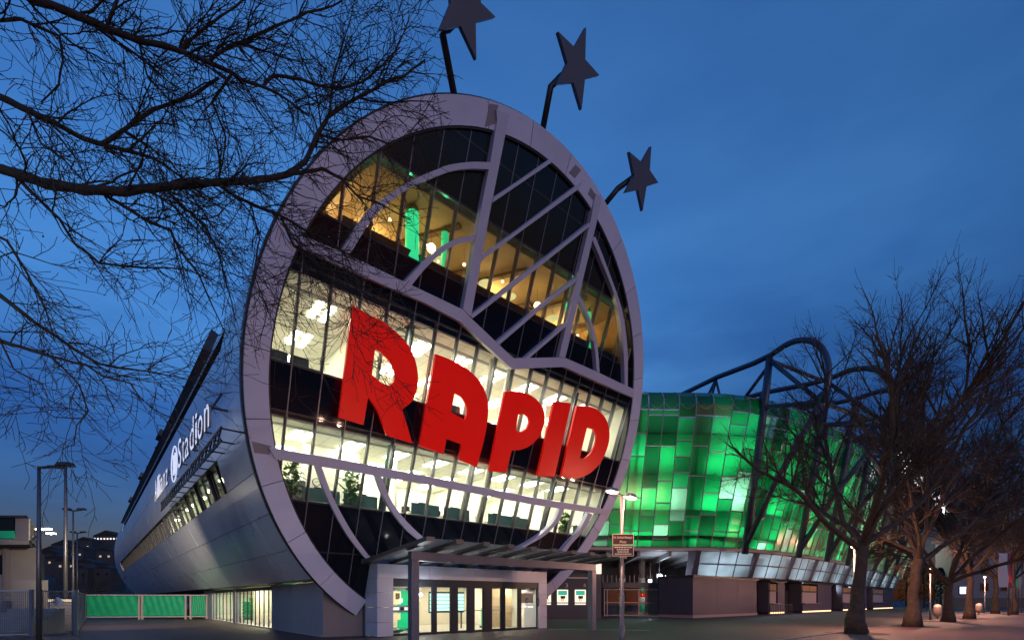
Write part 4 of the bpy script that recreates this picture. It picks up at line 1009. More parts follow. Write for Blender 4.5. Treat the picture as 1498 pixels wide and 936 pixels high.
# trusses: leaning column, curled head, outer strut, braces
def truss(s, k):
    p, q, nx, ny = plan(s); Tn = BV * nx + AV * ny; base = W(p, q, 0)
    def at(d, z): return base + Tn * d + ZV * z
    t = bpy.data.objects.new('roof_truss', None); COL.objects.link(t); t.location = at(.8, 6.3); t.parent = SD; t.matrix_parent_inverse = SD.matrix_basis.inverted()
    ch = 1.0
    def b(nm, pts, rad, sides=10, sm=True):
        o = MB().tube(pts, rad, sides).build(nm, M_STEEL, None, smooth=sm); o.parent = t; o.matrix_parent_inverse = (SD.matrix_basis @ SD.matrix_basis.inverted() @ t.matrix_basis).inverted()
    b('column', [at(1.5, 5.9), at(3.05, 15), at(3.9, 20), at(4.3, 23.0)], [.30, .34, .32, .30])
    arc = [at(-9, 24.4), at(-2, 23.95), at(2.6, 23.3), at(4.4, 23.2)]
    cxy = (5.9, 19.4); rr = 3.95
    for a in range(102, -36, -9): arc.append(at(cxy[0] + rr * math.cos(R_(a)), cxy[1] + rr * math.sin(R_(a))))
    b('curled_chord', arc, .24)
    O = at(cxy[0] + rr * math.cos(R_(-33)), cxy[1] + rr * math.sin(R_(-33)))
    b('outer_strut', [at(1.6, 6.6), at(5.0, 12.0), O], .25)
    b('head_brace', [at(4.4, 22.7), O], .18)
    b('lower_chord', [O, at(4.6, 18.6), at(-3, 20.8)], .2)
    b('brace', [at(4.1, 22.3), at(1.0, 20.2)], .16); b('brace', [at(4.0, 21.4), at(3.3, 19.4)], .14)
    b('brace', [at(-2.2, 23.8), at(-3.4, 20.6)], .15); b('brace', [at(-2.2, 23.8), at(-1.2, 20.5)], .12); b('brace', [at(-2.2, 23.8), at(-5, 20.8)], .12)
for k, p_ in enumerate((38.0, 46, 53.5, 61.5, 70, 79, 89, 100)):
    truss(_s[s_of(p_)], k)
# tubes linking the trusses
for (d, z, rr) in ((4.3, 22.8, .16), (9.1, 17.3, .18)):
    pts = []
    for p_ in (38.0, 46, 53.5, 61.5, 70, 79, 89, 100):
        p, q, nx, ny = plan(_s[s_of(p_)]); pts.append(W(p + nx * d, q + ny * d, z))
    MB().tube(pts, rr, 8).build('link_tube', M_STEEL, SD)

# lit letters on the far roof edge
FS = thing('far_lit_sign', W(74, -6, 17), 'glowing white sign high on the stadium behind the bare trees', 'sign')
a = at_depth(1312, 668, 64); b = at_depth(1384, 742, 78)
dr = (b - a); right = Vector((dr.x, dr.y, 0)); Lr = right.length; right.normalize()
me_w = [('A', 0), ('l', .10), ('l', .155), ('i', .21), ('a', .265), ('n', .35), ('z', .44), ('S', .62), ('t', .70), ('a', .765), ('d', .84), ('i', .925), ('o', .96)]
for c, t in me_w:
    put_text('letter', c, 4.4, .12, a + dr * t - ZV * 1.3, right, ZV, emit('far_sign_glow', (.92, .95, 1.0), 4.0), FS)
pc = a + dr * .55 + ZV * .3
MB().tube([pc + right * (.9 * math.cos(k * .3927)) + ZV * (1.7 * math.sin(k * .3927)) for k in range(17)], .12, 6).build('roundel', emit('far_sign_glow', (.92, .95, 1.0), 4.0), FS)
for t in (0.02, .3, .6, .98):
    MB().beam(a + dr * t - ZV * 1.4 + Vector((.3, .4, 0)), a + dr * t + ZV * 1.4 + Vector((.3, .4, 0)), .15).build('support', M_STEEL, FS)
MB().beam(a - ZV * 1.45 + Vector((.3, .4, 0)), b - ZV * 1.45 + Vector((.3, .4, 0)), .2).build('support_rail', M_STEEL, FS)
MB().beam(a + dr * .3 + Vector((.3, .4, 0)) - ZV * 1.4, a + dr * .3 + Vector((-1.5, 6, -3)), .3).build('support', M_STEEL, FS); MB().beam(a + dr * .8 + Vector((.3, .4, 0)) - ZV * 1.4, a + dr * .8 + Vector((-1.5, 6, -3)), .3).build('support', M_STEEL, FS)

# ------------------------------------------------------------------ ground level of the stadium
# poster wall right of the entrance
PWL = thing('poster_wall', W(23, 9, 0), 'dark wall with four numbered lit poster cases beside the entrance', 'wall')
w0, w1 = on_ground(790, 904), on_ground(879.5, 904)
ww = (w1 - w0).normalized(); wn_ = Vector((ww.y, -ww.x, 0))
if wn_.y > 0: wn_ = -wn_
def wq(x, y, ofs=0.0):
    r_ = ray(x, y); P0 = w0 + wn_ * ofs; s_ = wn_.dot(P0 - CAM) / wn_.dot(r_); return CAM + r_ * s_
def wrect(nm, x0, x1, y0, y1, m, ofs, par, th=.03):
    A_, B_, C_, D_ = wq(x0, y1, ofs), wq(x1, y1, ofs), wq(x1, y0, ofs), wq(x0, y0, ofs); return MB().prism([A_, B_, C_, D_], wn_ * -th).build(nm, m, par)
M_PWALL = mat('poster_wall', (0.085, 0.08, 0.09), .5, .2, .08, 1)
MB().box8([w0, w1, w1 - wn_ * 3, w0 - wn_ * 3, w0 + ZV * 3.85, w1 + ZV * 3.85, w1 - wn_ * 3 + ZV * 3.85, w0 - wn_ * 3 + ZV * 3.85]).build('wall', M_PWALL, PWL)
for num, x0, x1 in (('2', 795, 806), ('3', 815, 831), ('4', 841, 857)):
    cs = wrect('poster_case', x0, x1, 862, 880.5, emit('case_cream', (1.0, .82, .58), .95), .06, PWL)
    wrect('case_header', x0 + 1.5, x1 - 1.5, 863.5, 870, emit('case_teal', (.05, .55, .42), .5), .075, cs, .008)
    wrect('case_figure', x0 + 5, x1 - 4, 871, 875, mat('case_dark', (.05, .05, .02), .6), .075, cs, .008)
    c = wq((x0 + x1) / 2, 877, .08); MB().tube([c + ww * (.1 * math.cos(k * .5236)) + ZV * (.1 * math.sin(k * .5236)) for k in range(13)], .025, 5).build('case_ring', M_BLACK, cs)
    wrect('case_caption', x0, x1, 882, 884, M_POSTW, .05, PWL)
    if num != '2': put_text('number', num, .5, .01, wq(x0 + 12, 858.5, .03), ww, ZV, M_WHITE, PWL, width=.24)
MB().beam(wq(830, 844.5, .3), wq(862, 845, .3), .12).build('light_rail', M_CREAM, PWL)
bx = thing('wall_lamp_box', wq(872, 838, .1), 'pale lit box at the top corner of the poster wall', 'lamp')
A_ = wq(869, 839, .06); B_ = wq(879, 839, .06); MB().prism([A_, B_, B_ + ZV * .85, A_ + ZV * .85], wn_ * .3).build('box', emit('lamp_box_glow', (1, .8, .62), .8), bx)
# gate
GT = thing('stadium_gate', on_ground(935, 901), 'two leaf metal framed gate with glass infill into the concourse', 'gate')
ga, gb = on_ground(882, 901), on_ground(987, 901); gd = (gb - ga).normalized(); L = (gb - ga).length
M_GF = mat('gate_frame', (0.34, 0.26, 0.24), .45, .4)
for t in (.02, .06, .5, .95, .985): MB().beam(ga + gd * L * t, ga + gd * L * t + ZV * 2.65, .1).build('post', M_GF, GT)
for z in (.12, 1.35, 2.62): MB().beam(ga + gd * L * .02 + ZV * z, ga + gd * L * .985 + ZV * z, .09).build('rail', M_GF, GT)
for (a, b) in ((.07, .49), (.51, .94)):
    for (z0, z1) in ((.18, 1.29), (1.41, 2.56)): MB().quad(ga + gd * L * a + ZV * z0, ga + gd * L * b + ZV * z0, ga + gd * L * b + ZV * z1, ga + gd * L * a + ZV * z1).build('pane', M_GLASS2, GT)
k = 0; t = .02
hd = MB().beam(ga + ZV * 3.05, gb + ZV * 3.05, .25, .5).build('header', M_DARK, GT)
for t in [i / 16 for i in range(17)]: MB().beam(ga + gd * L * t + ZV * 3.3, ga + gd * L * t + ZV * 4.0, .05).build('comb_bar', M_GF, hd)
for x, bands in ((909, 0), (939, 1)):
    P = on_ground(x, 899.0); c_ = thing('striped_pillar', P, ['concrete pillar painted with white bands inside the gate', 'concrete pillar painted green, white and red inside the gate'][bands], 'pillar')
    for (z0, z1, m) in ([(0, 1.2, M_TENT), (1.2, 1.9, M_WHITE), (1.9, 2.3, M_RED if bands else M_WHITE), (2.3, 3.3, M_TENT if bands else M_CONC), (3.3, 3.9, M_WHITE), (3.9, 6.1, M_CONC)]):
        MB().tube([P + ZV * z0, P + ZV * z1], .33, 16).build('band', m, c_, smooth=True)
fl = at_depth(965, 842, 49.5)
F_ = thing('gate_floodlight', fl, 'dazzling white floodlight above the gate', 'lamp')
MB().box8([fl + Vector(v) for v in ((-.3, 0, -.2), (.3, 0, -.2), (.3, .3, -.2), (-.3, .3, -.2), (-.3, 0, .2), (.3, 0, .2), (.3, .3, .2), (-.3, .3, .2))]).build('housing', M_DARK, F_)
MB().lathe(fl + Vector((0, -.06, 0)), [(.001, -.16), (.16, -.12), (.2, 0), (.16, .12), (.001, .16)], 12).build('lens', emit('gate_glow', (.8, .92, 1), 60), F_)
MB().beam(fl + Vector((0, .15, .2)), fl + Vector((0, .15, 1.6)), .06).build('hanger', M_DARK, F_)
point('gate_light', fl + Vector((0, -.4, -.1)), 260, (.8, .9, 1), .15, F_)
ex = at_depth(951.5, 850, 50); e_ = thing('exit_light', ex, 'small square white lamp beside the striped pillar', 'lamp')
MB().box8([ex + Vector(v) for v in ((-.2, 0, -.22), (.2, 0, -.22), (.2, .1, -.22), (-.2, .1, -.22), (-.2, 0, .22), (.2, 0, .22), (.2, .1, .22), (-.2, .1, .22))]).build('box', emit('exit_glow', (.7, 1, .85), 2.5), e_); MB().beam(ex + Vector((0, .05, .22)), ex + Vector((0, .05, 1.9)), .04).build('hanger', M_DARK, e_)
# kiosks
def kiosk(p0, p1, q0, q1, kind, label):
    t = thing('ticket_kiosk', W((p0 + p1) / 2, q0, 0), label, 'kiosk', 'kiosks along the stadium foot')
    n = 3 if kind == 'plain' else 4
    for i in range(n):
        a, b = p0 + (p1 - p0) * i / n, p0 + (p1 - p0) * (i + 1) / n
        if kind == 'shop' and i in (0, 1): continue
        MB().pbox(a + .01, b - .01, q0, q0 + .15, .25, 3.6).build('wall_panel', M_PURPLE, t)
    MB().pbox(p0, p0 + .15, q0 + .16, q1, .25, 3.6).build('side_wall', M_PURPLE, t); MB().pbox(p1 - .15, p1, q0 + .16, q1, .25, 3.6).build('side_wall', M_PURPLE, t); MB().pbox(p0, p1, q1 - .1, q1, .25, 3.6).build('back_wall', M_PURPLE, t)
    MB().pbox(p0 - .12, p1 + .12, q0 - .15, q1, 3.6, 3.82).build('roof', M_DARK, t)
    if kind == 'plain': MB().pbox(p0 - .05, p1 + .05, q0 - .06, q1, 0, .25).build('plinth', mat('pink_plinth', (.34, .25, .25), .7), t)
    else:
        MB().pbox(p0, p1, q0 + .05, q1, 0, .25).build('plinth', M_DARK, t)
        m = (p0 + p1) / 2
        MB().pbox(p0, m, q0, q0 + .12, .25, 1.15).build('counter_front', M_PURPLE, t); MB().pbox(p0, m + .1, q0 - .35, q0 + .2, 1.15, 1.22).build('counter', M_GF, t)
        nsh = 5
        for i in range(nsh):
            a, b = p0 + .2 + (m - p0 - .4) * i / nsh, p0 + .2 + (m - p0 - .4) * (i + 1) / nsh
            MB().pbox(a + .015, b - .015, q0 + .1, q0 + .16, 1.22, 2.55).build('shutter', mat('shutter_pink', (.42, .33, .32), .6), t)
        for (a, b) in ((p0 + .2, (p0 + m) / 2 - .05), ((p0 + m) / 2 + .05, m - .2)):
            MB().pbox(a, b, q0 + .08, q0 + .16, 2.72, 3.4).build('menu_board', mat('menu_ochre', (.38, .24, .12), .6), t)
        MB().pbox(p0, m, q0 + .02, q0 + .15, 2.56, 2.70).build('shutter_box', M_DARK, t)
        MB().pbox(p0 + .1, p1 - .1, q0 + .02, q0 + .05, .06, .22).build('kick_light', emit('kick_glow', (1, .6, .3), 1.6), t)
kiosk(31.3, 44.3, 3.0, 6.5, 'plain', 'long blank dark kiosk with a pink plinth right of the gate')
kiosk(48.5, 52.6, 3.3, 6.5, 'shop', 'shuttered dark kiosk next to a row of steel barriers')
kiosk(57.6, 68.2, 3.1, 6.5, 'shop', 'wide shuttered kiosk with warm light along its foot')
kiosk(74, 86, 3.3, 6.5, 'shop', 'shuttered kiosk seen between the first two tree trunks')
kiosk(92, 105, 3.8, 7, 'shop', 'farther shuttered kiosk right of the second tree trunk')
for k, (a, b) in enumerate(((44.6, 48.3), (53, 57.3), (68.6, 73.7), (86.4, 91.7))):
    rd = thing('roller_gate', W((a + b) / 2, 4.6, 0), 'dark roller gate closing the gap between two kiosks', 'gate', 'roller gates between kiosks')
    for j in range(8): MB().pbox(a, b, 4.6, 4.66, .05 + j * .34, .05 + j * .34 + .32).build('slat', M_DARK, rd)
    for pp in (a, b): MB().pbox(pp - .08, pp + .08, 4.5, 4.75, 0, 3.7).build('post', M_DARK, rd)
br_ = thing('queue_barrier', W(46.5, 1.6, 0), 'row of slim steel queue barriers before the first kiosks', 'barrier')
for k in range(11): MB().tube([W(43.8 + .62 * k, 1.6, 0), W(43.8 + .62 * k, 1.6, 1.1)], .025, 6).build('post', M_POLE, br_)
MB().tube([W(43.8, 1.6, 1.1), W(50, 1.6, 1.1)], .03, 6).build('rail', M_POLE, br_)

# ================================================================== STREET LAMPS
def street_lamp(loc, lit, label, grp='double armed street lamps in a row', power=240, head=4.4, col=(1.0, .50, .33)):
    t = thing('street_lamp', loc, label, 'street lamp', grp)
    MB().tube([loc, loc + ZV * .9, loc + ZV * .92, loc + ZV * head], [.075, .075, .055, .045], 12).build('pole', M_POLE, t, smooth=True)
    dr_ = (BV * .95 + AV * .12).normalized()
    for sgn in (-1, 1):
        tip = loc + dr_ * .42 * sgn + ZV * (head + .03)
        MB().tube([loc + ZV * (head - .02), loc + dr_ * .2 * sgn + ZV * (head + .02), tip], [.035, .03, .03], 8).build('arm', M_POLE, t)
        hd_ = MB(); sd_ = dr_.cross(ZV)
        hd_.box8([tip + dr_ * sgn * a + sd_ * b + ZV * c for c, k_ in ((0.0, 1), (.09, .7)) for a, b in ((-.12 * k_, -.1 * k_), (.30 * k_, -.1 * k_), (.30 * k_, .1 * k_), (-.12 * k_, .1 * k_))])
        h_ = hd_.build('lamp_head', M_GREY, t)
        MB().box8([tip + dr_ * sgn * a + sd_ * b + ZV * c for c in (-.035, -.003) for a, b in ((-.08, -.075), (.26, -.075), (.26, .075), (-.08, .075))]).build('lamp_lens', E_LAMP, h_)
        point('lamp_light', tip + dr_ * sgn * .1 - ZV * .09, power * .5, col, .07, t)
    return t
LBL = ['street lamp carrying two brown notice plates before the entrance', 'street lamp half hidden behind the first tree trunk', 'street lamp beside the third tree trunk', 'street lamp beside the fourth tree trunk', 'street lamp nearest the flag poles']
for pp, lb in zip((1.5, 22, 42, 62, 75), LBL): street_lamp(W(pp, -11.55), True, lb, power=420 if pp < 2 else 1500)
street_lamp(W(-18.5, -11.8), True, 'street lamp at the left end of the lamp row, outside the view', power=1150, col=(.80, .90, 1.0))
street_lamp(W(2, -27), True, 'street lamp across the pavement, outside the view', power=520)
# brown notice plates
LP0 = W(1.5, -11.55)
for (y0, y1, rows_, lb, nm) in ((780.5, 796.5, 2, 'brown street name plate reading 14., Gerhard-Hanappi-Platz', 'street_name_plate'), (797.5, 813, 4, 'brown plate of small print under the street name plate', 'information_plate')):
    Yd = LP0.y - .09; a, b = at_depth(896, y1, Yd), at_depth(927, y0, Yd); c = Vector(((a.x + b.x) / 2, Yd, a.z))
    s_ = thing(nm, c, lb, 'sign')
    pl = MB(); pl.wbox(a.x, b.x, Yd, Yd + .02, a.z, b.z); pl.build('plate', M_BROWN, s_)
    fr = MB(); e = .012
    for (x0, x1, z0, z1) in ((a.x, b.x, a.z, a.z + e), (a.x, b.x, b.z - e, b.z), (a.x, a.x + e, a.z + e, b.z - e), (b.x - e, b.x, a.z + e, b.z - e)): fr.wbox(x0, x1, Yd - .006, Yd - .001, z0, z1)
    fr.build('border', M_CREAM, s_)
    X, Z = Vector((1, 0, 0)), ZV
    if rows_ == 2:
        put_text('lettering', '14., Gerhard-Hanappi-', .085, .001, Vector(((a.x + b.x) / 2, Yd - .003, b.z - .12)), X, Z, M_CREAM, s_, width=.50, center=True)
        put_text('lettering', 'Platz', .095, .001, Vector(((a.x + b.x) / 2, Yd - .003, a.z + .05)), X, Z, M_CREAM, s_, width=.17, center=True)
    else:
        rr = random.Random(3)
        for j, wd in enumerate((.46, .34, .30, .44)):
            zz = b.z - .065 - j * .058; x = (a.x + b.x) / 2 - wd / 2; xe = x + wd; ln = MB()
            while x < xe - .02:
                w_ = min(rr.uniform(.025, .08), xe - x); ln.wbox(x, x + w_, Yd - .004, Yd - .001, zz, zz + .026); x += w_ + .012
            ln.build('print_line', M_CREAM, s_)
    MB().wbox(c.x - .03, c.x + .03, Yd + .021, Yd + .12, (a.z + b.z) / 2 - .02, (a.z + b.z) / 2 + .02).build('clamp', M_POLE, s_)
# tall lamps on the left
def pole_lamp(x, ytop, Y, dirx, arm, label, r=.10, heads=1, lit=False):
    top = at_depth(x, ytop, Y); g0 = Vector((top.x, top.y, 0))
    t = thing('tall_lamp_post', g0, label, 'lamp post', 'tall lamp posts by the left gate')
    MB().tube([g0, g0 + ZV * (top.z * .5), top], [r, r * .85, r * .6], 12).build('pole', M_POLE, t, smooth=True)
    for sgn in ((dirx,) if heads == 1 else (-1, 1)):
        e = top + Vector((arm * sgn, .1, .04)); MB().beam(top - ZV * .05, e, .09, .08).build('arm', M_DARK, t)
        MB().box8([e + Vector(v) for v in ((-.25, -.16, 0), (.25, -.16, 0), (.25, .16, 0), (-.25, .16, 0), (-.2, -.12, .12), (.2, -.12, .12), (.2, .12, .12), (-.2, .12, .12))]).build('lamp_head', M_DARK, t)
    return t
tl = pole_lamp(57, 682, 17.5, 1, .85, 'tall grey lamp post with a single arm beside the mesh gate', .085)
sp_ = point('added_fence_spot', at_depth(57, 682, 17.5) + Vector((.9, .3, -.06)), 13000, (1, .80, .58), .12, tl, spot=52); sp_.rotation_euler = (on_ground(225, 903) + ZV * .8 - sp_.location).to_track_quat('-Z', 'Y').to_euler()  # added spot to brighten the fence; the lamp on this post is unlit
pole_lamp(96, 684, 30, -1, .9, 'dark lamp mast behind the mesh gate', .12)
pole_lamp(107, 746, 34, -1, .5, 'slim lamp post with two short arms behind the gate', .08, 2)
pole_lamp(113, 779, 48, 1, .5, 'farthest slim lamp post on the left', .09, 2)

# ================================================================== LEFT SIDE: FENCE, GATES, HOUSE, SLOPE
FN = thing('tarp_fence', on_ground(120, 906), 'low white framed fence hung with bright green tarpaulin', 'fence')
fa, fb = on_ground(122, 906), on_ground(308, 905); fd = (fb - fa).normalized(); L = (fb - fa).length
M_FW = mat('fence_white', (.55, .50, .46), .5, .2, .1, 3)
for t in (0, .43, .455, .80, .84, .97): MB().beam(fa + fd * L * t, fa + fd * L * t + ZV * 2.03, .12).build('post', M_FW, FN)
for z in (.22, 2.0): MB().beam(fa + ZV * z, fb + ZV * z, .08).build('rail', M_FW, FN)
rt = random.Random(2)
for (a, b) in ((.015, .42), (.465, .79), (.85, .96)):
    mb = MB(); nx_, nz_ = 26, 8
    for j in range(nz_ + 1):
        for i in range(nx_ + 1):
            u, v = i / nx_, j / nz_; wv = .035 * math.sin(u * 40 + v * 6) * (.3 + v) + .02 * math.sin(u * 17 - v * 9); mb.v.append(fa + fd * L * (a + (b - a) * u) + ZV * (.3 + 1.62 * v) + Vector((fd.y, -fd.x, 0)) * (wv + .04))
    for j in range(nz_):
        for i in range(nx_): q0 = j * (nx_ + 1) + i; mb.f.append((q0, q0 + 1, q0 + nx_ + 2, q0 + nx_ + 1))
    mb.build('tarpaulin', M_TENT, FN, smooth=True)
def mesh_gate(x0, y0, x1, y1, label, nv, nh, htop=2.05):
    a, b = on_ground(x0, y0), on_ground(x1, y1); t = thing('mesh_gate', a, label, 'gate'); M_ = mat('gate_blue', (.16, .19, .26), .45, .4)
    for P in (a, b): MB().beam(P, P + ZV * htop, .12).build('post', M_, t)
    d_ = b - a
    for z in (.12, htop - .06): MB().beam(a + ZV * z, b + ZV * z, .06).build('rail', M_, t)
    gm = MB()
    for i in range(1, nv): gm.beam(a + d_ * i / nv + ZV * .12, a + d_ * i / nv + ZV * (htop - .08), .014)
    for j in range(1, nh): gm.beam(a + ZV * (.12 + (htop - .2) * j / nh), b + ZV * (.12 + (htop - .2) * j / nh), .014)
    tag(gm.build('wire_mesh', M_, t), kind='stuff')
    return a, b
mesh_gate(-60, 934, 46, 931, 'blue grey wire mesh gate at the left edge', 34, 14)
ga_, gb_ = mesh_gate(60, 930, 108, 927, 'narrow wire mesh gate hung with a white diamond notice', 16, 12)
cdi = at_depth(84, 880, (ga_.y + gb_.y) / 2 - .06); dm = thing('diamond_notice', cdi, 'small white diamond notice on the wire mesh gate', 'sign')
MB().prism([cdi + Vector(v) for v in ((-.30, 0, 0), (0, 0, -.24), (.30, 0, 0), (0, 0, .24))], Vector((0, .015, 0))).build('plate', mat('notice_white', (.6, .6, .66), .5), dm)
for (dx, dz) in ((-.02, .09), (-.05, 0), (.06, 0), (0, -.09)): MB().box8([cdi + Vector((dx + a_, b_, dz + c_)) for c_ in (-.018, .018) for a_, b_ in ((-.04, -.006), (.04, -.006), (.04, -.001), (-.04, -.001))]).build('print', M_DARK, dm)
mesh_gate(112, 928, 124, 908, 'side wing of green hung mesh joining the tarp fence', 16, 12)
# house with overhanging upper floor
HS = thing('corner_house', at_depth(20, 900, 30), 'pale house with a glazed overhanging upper storey left of the gates', 'house')
M_PL = mat('house_plaster', (.15, .14, .145), .8, 0, .1, 1)
def X(x, Y): return (x - CX) / FPX * Y
def Zp(y, Y): return CH + (HY - y) / FPX * Y
Y0 = 29.0
def hpr(nm, x0, x1, yo, dep, z0, z1, m, par=HS):
    a_, b_ = Vector((X(x0, Y0), Y0 + yo, z0)), Vector((X(x1, Y0), Y0 + yo, z0)); dv = AV * dep
    return MB().prism([a_, b_, b_ + dv, a_ + dv], ZV * (z1 - z0)).build(nm, m, par)
M_HD = mat('house_dark', (.12, .11, .13), .7)
hpr('wall', -140, 20, 1.4, 8, 0, Zp(797, Y0), M_PL); hpr('floor_slab', -140, 42, 0, 9.5, Zp(796, Y0), Zp(789.5, Y0), M_PL)
hpr('upper_wall', 21, 40.5, 0.05, .2, Zp(789, Y0), Zp(757.5, Y0), M_HD); hpr('roof_edge', -140, 43, -.15, 9.8, Zp(757, Y0), Zp(754, Y0), M_DARK)
for j in range(4):
    b_ = Vector((X(41.5, Y0), Y0 + .1, 0)) + AV * (9.2 * j / 4 + .1); c_ = b_ + AV * 2.1
    MB().prism([b_, c_, c_ - BV * .15, b_ - BV * .15], ZV * (Zp(758, Y0) - Zp(789, Y0))).build('side_panel', mat('house_side', (.38, .34, .30), .8), HS).location.z = Zp(789, Y0)
for k in range(4):
    a, b = X(-140 + 40 * k, Y0), X(-140 + 40 * (k + 1), Y0)
    MB().wbox(a + .05, b - .05, Y0 + .05, Y0 + .1, Zp(788, Y0), Zp(758, Y0)).build('upper_pane', M_SPAN, HS)
MB().wbox(X(-140, Y0), X(20.5, Y0), Y0 + .02, Y0 + .045, Zp(787, Y0), Zp(776, Y0)).build('balcony_tarp', M_TENT, HS)
for (x0, x1, y0, y1) in ((1, 9, 808, 838), (-60, -30, 808, 838)): MB().wbox(X(x0, Y0 + 1.4), X(x1, Y0 + 1.4), Y0 + 1.32, Y0 + 1.38, Zp(y1, Y0), Zp(y0, Y0)).build('window', M_SPAN, HS)
MB().wbox(X(11, Y0 + 1.4), X(16, Y0 + 1.4), Y0 + 1.1, Y0 + 1.38, 0, Zp(797, Y0)).build('pilaster', M_HD, HS)
lt = at_depth(66, 779, 27); 
WL = thing('twin_wall_lamp', lt, 'pair of small lit lamps on a bracket beside the house', 'lamp'); MB().beam(lt + Vector((-.35, .1, 0)), lt + Vector((.6, -.1, -.06)), .06).build('bracket', M_DARK, WL)
for dv in (Vector((-.25, 0, .16)), Vector((.1, 0, .18)), Vector((.42, -.1, -.08))):
    MB().box8([lt + dv + Vector(v) for v in ((-.2, -.1, 0), (.2, -.1, 0), (.2, .1, 0), (-.2, .1, 0), (-.2, -.1, .06), (.2, -.1, .06), (.2, .1, .06), (-.2, .1, .06))]).build('lamp', emit('twin_glow', (1, .85, .6), 9), WL)
MB().beam(lt + Vector((-.35, .1, 0)), Vector((X(41, Y0) - .6, Y0 + .9, lt.z)), .05).build('bracket_arm', M_DARK, WL)
point('twin_light', lt + Vector((.1, .3, -.25)), 40, (1, .85, .62), .1, WL)
lw = thing('garden_wall', at_depth(60, 900, 27), 'low pale wall and steps behind the mesh gates', 'wall')
MB().wbox(X(18, 27), X(63, 27), 27, 27.3, 0, Zp(848, 27)).build('wall', M_PL, lw); MB().wbox(X(72, 26), X(105, 26), 26, 26.3, 0, Zp(880, 26)).build('low_wall', M_PL, lw); MB().wbox(X(71.5, 26), X(105.5, 26), 25.95, 26.35, Zp(880, 26), Zp(876, 26)).build('coping', M_CREAM, lw)
for j in range(7): MB().wbox(X(-40, 22), X(40, 22), 21.4 + j * .35, 21.75 + j * .35, 0, .17 * (j + 1)).build('step', M_CONC, lw)
# houses and lights on the hill
rh = random.Random(9)
M_HW = mat('far_wall', (.06, .055, .06), .8); M_HR = mat('far_roof', (.03, .022, .022), .8); E_HL = emit('far_window', (1, .72, .38), .35); E_HW = emit('far_window_white', (1, .95, .85), .9)
def hill_house(x, y, Y, w, h, n, e, label):
    c = at_depth(x, y, Y); t = thing('hill_house', Vector((c.x, c.y, c.z - 2)), label, 'house', 'houses on the hill')
    MB().wbox(c.x - w / 2, c.x + w / 2, Y, Y + 8, c.z - 6, c.z + h).build('wall', M_HW, t)
    mb = MB(); z = c.z + h; mb.prism([Vector((c.x - w / 2 - .4, Y - .3, z)), Vector((c.x + w / 2 + .4, Y - .3, z)), Vector((c.x, Y - .3, z + w * .22))], Vector((0, 8.6, 0))); mb.build('roof', M_HR, t)
    for k in range(n):
        xx = c.x - w / 2 + w * (k + .5) / n; MB().wbox(xx - min(.55, w / n * .28), xx + min(.55, w / n * .28), Y - .06, Y - .01, c.z + .6, c.z + 1.6).build('window', e, t)
hill_house(155, 790, 330, 17, 3, 8, E_HW, 'long hillside house with a row of bright windows')
for k in range(13):
    x = rh.uniform(70, 160); y = rh.uniform(792, 850); hill_house(x, y, 330 - (y - 788) * 2.2, rh.uniform(7, 12), rh.uniform(2.5, 5), 2, E_HL if rh.random() < .3 else M_SPAN, 'small dark hillside house among bare trees')

# ================================================================== RIGHT END: HOUSE, FLAGS, BINS
BH = thing('far_apartment_house', at_depth(1450, 888, 105), 'plain grey pink apartment house behind the flag poles', 'building')
Yb = 105; MB().wbox(X(1392, Yb), X(1560, Yb), Yb, Yb + 4, 0, Zp(792, Yb)).build('wall', mat('apartment', (.26, .20, .20), .8, 0, .1, .2), BH)
mb = MB(); z = Zp(792, Yb); mb.prism([Vector((X(1388, Yb), Yb - .5, z)), Vector((X(1388, Yb), Yb + 4.5, z)), Vector((X(1388, Yb), Yb + 2, z + 4))], Vector((26, 0, 0))); mb.build('roof', mat('roof_red', (.14, .05, .045), .8), BH)
MB().wbox(X(1390, Yb), X(1560, Yb), Yb - .1, Yb - .01, 0, Zp(874, Yb)).build('plinth', M_DARK, BH)
for (x, y, e) in ((1408, 834, 0), (1408, 863, 1), (1408, 815, 0), (1440, 834, 0), (1440, 815, 0), (1440, 858, 0), (1470, 834, 0), (1470, 858, 0)):
    f_ = MB(); f_.wbox(X(x - 6, Yb), X(x + 6, Yb), Yb - .12, Yb - .02, Zp(y + 6, Yb), Zp(y - 6, Yb)); w_ = f_.build('window', M_DARK, BH); MB().wbox(X(x - 4.6, Yb), X(x + 4.6, Yb), Yb - .16, Yb - .13, Zp(y + 5, Yb), Zp(y - 5, Yb)).build('pane', E_WHITE if 0 else (emit('lit_pane', (.8, .9, 1), 1.6) if e else M_SPAN), w_)
FC = [('white', mat('flag_white', (.55, .5, .52), .7)), ('red', mat('flag_red', (.45, .03, .03), .7)), ('red and white', mat('flag_red', (.45, .03, .03), .7)), ('green', M_TENT), ('dark', M_GREY)]
for k, x in enumerate((1475, 1480.5, 1485, 1489, 1494)):
    base = on_ground(x, 900 - k * .9); t = thing('flag_pole', base, 'slim flag pole with a long %s banner at the pavement edge' % FC[k][0], 'flag pole', 'flag poles in a row'); h = CH + (HY - 806 - k) / FPX * base.y
    MB().tube([base, base + ZV * h], [.07, .04], 8).build('pole', M_POLE, t, smooth=True)
    mb = MB()
    w_ = 1.0 if k == 0 else .55; sg = -1
    for j in range(13):
        for i in range(4): mb.v.append(base + ZV * (h - .2 - (h - 3.1) * j / 12) + Vector((sg * w_ * i / 3, .06 * math.sin(i * 1.5 + j * .5), 0)))
    for j in range(12):
        for i in range(3): q0 = j * 4 + i; mb.f.append((q0, q0 + 1, q0 + 5, q0 + 4))
    mb.build('banner', FC[k][1], t, smooth=True)
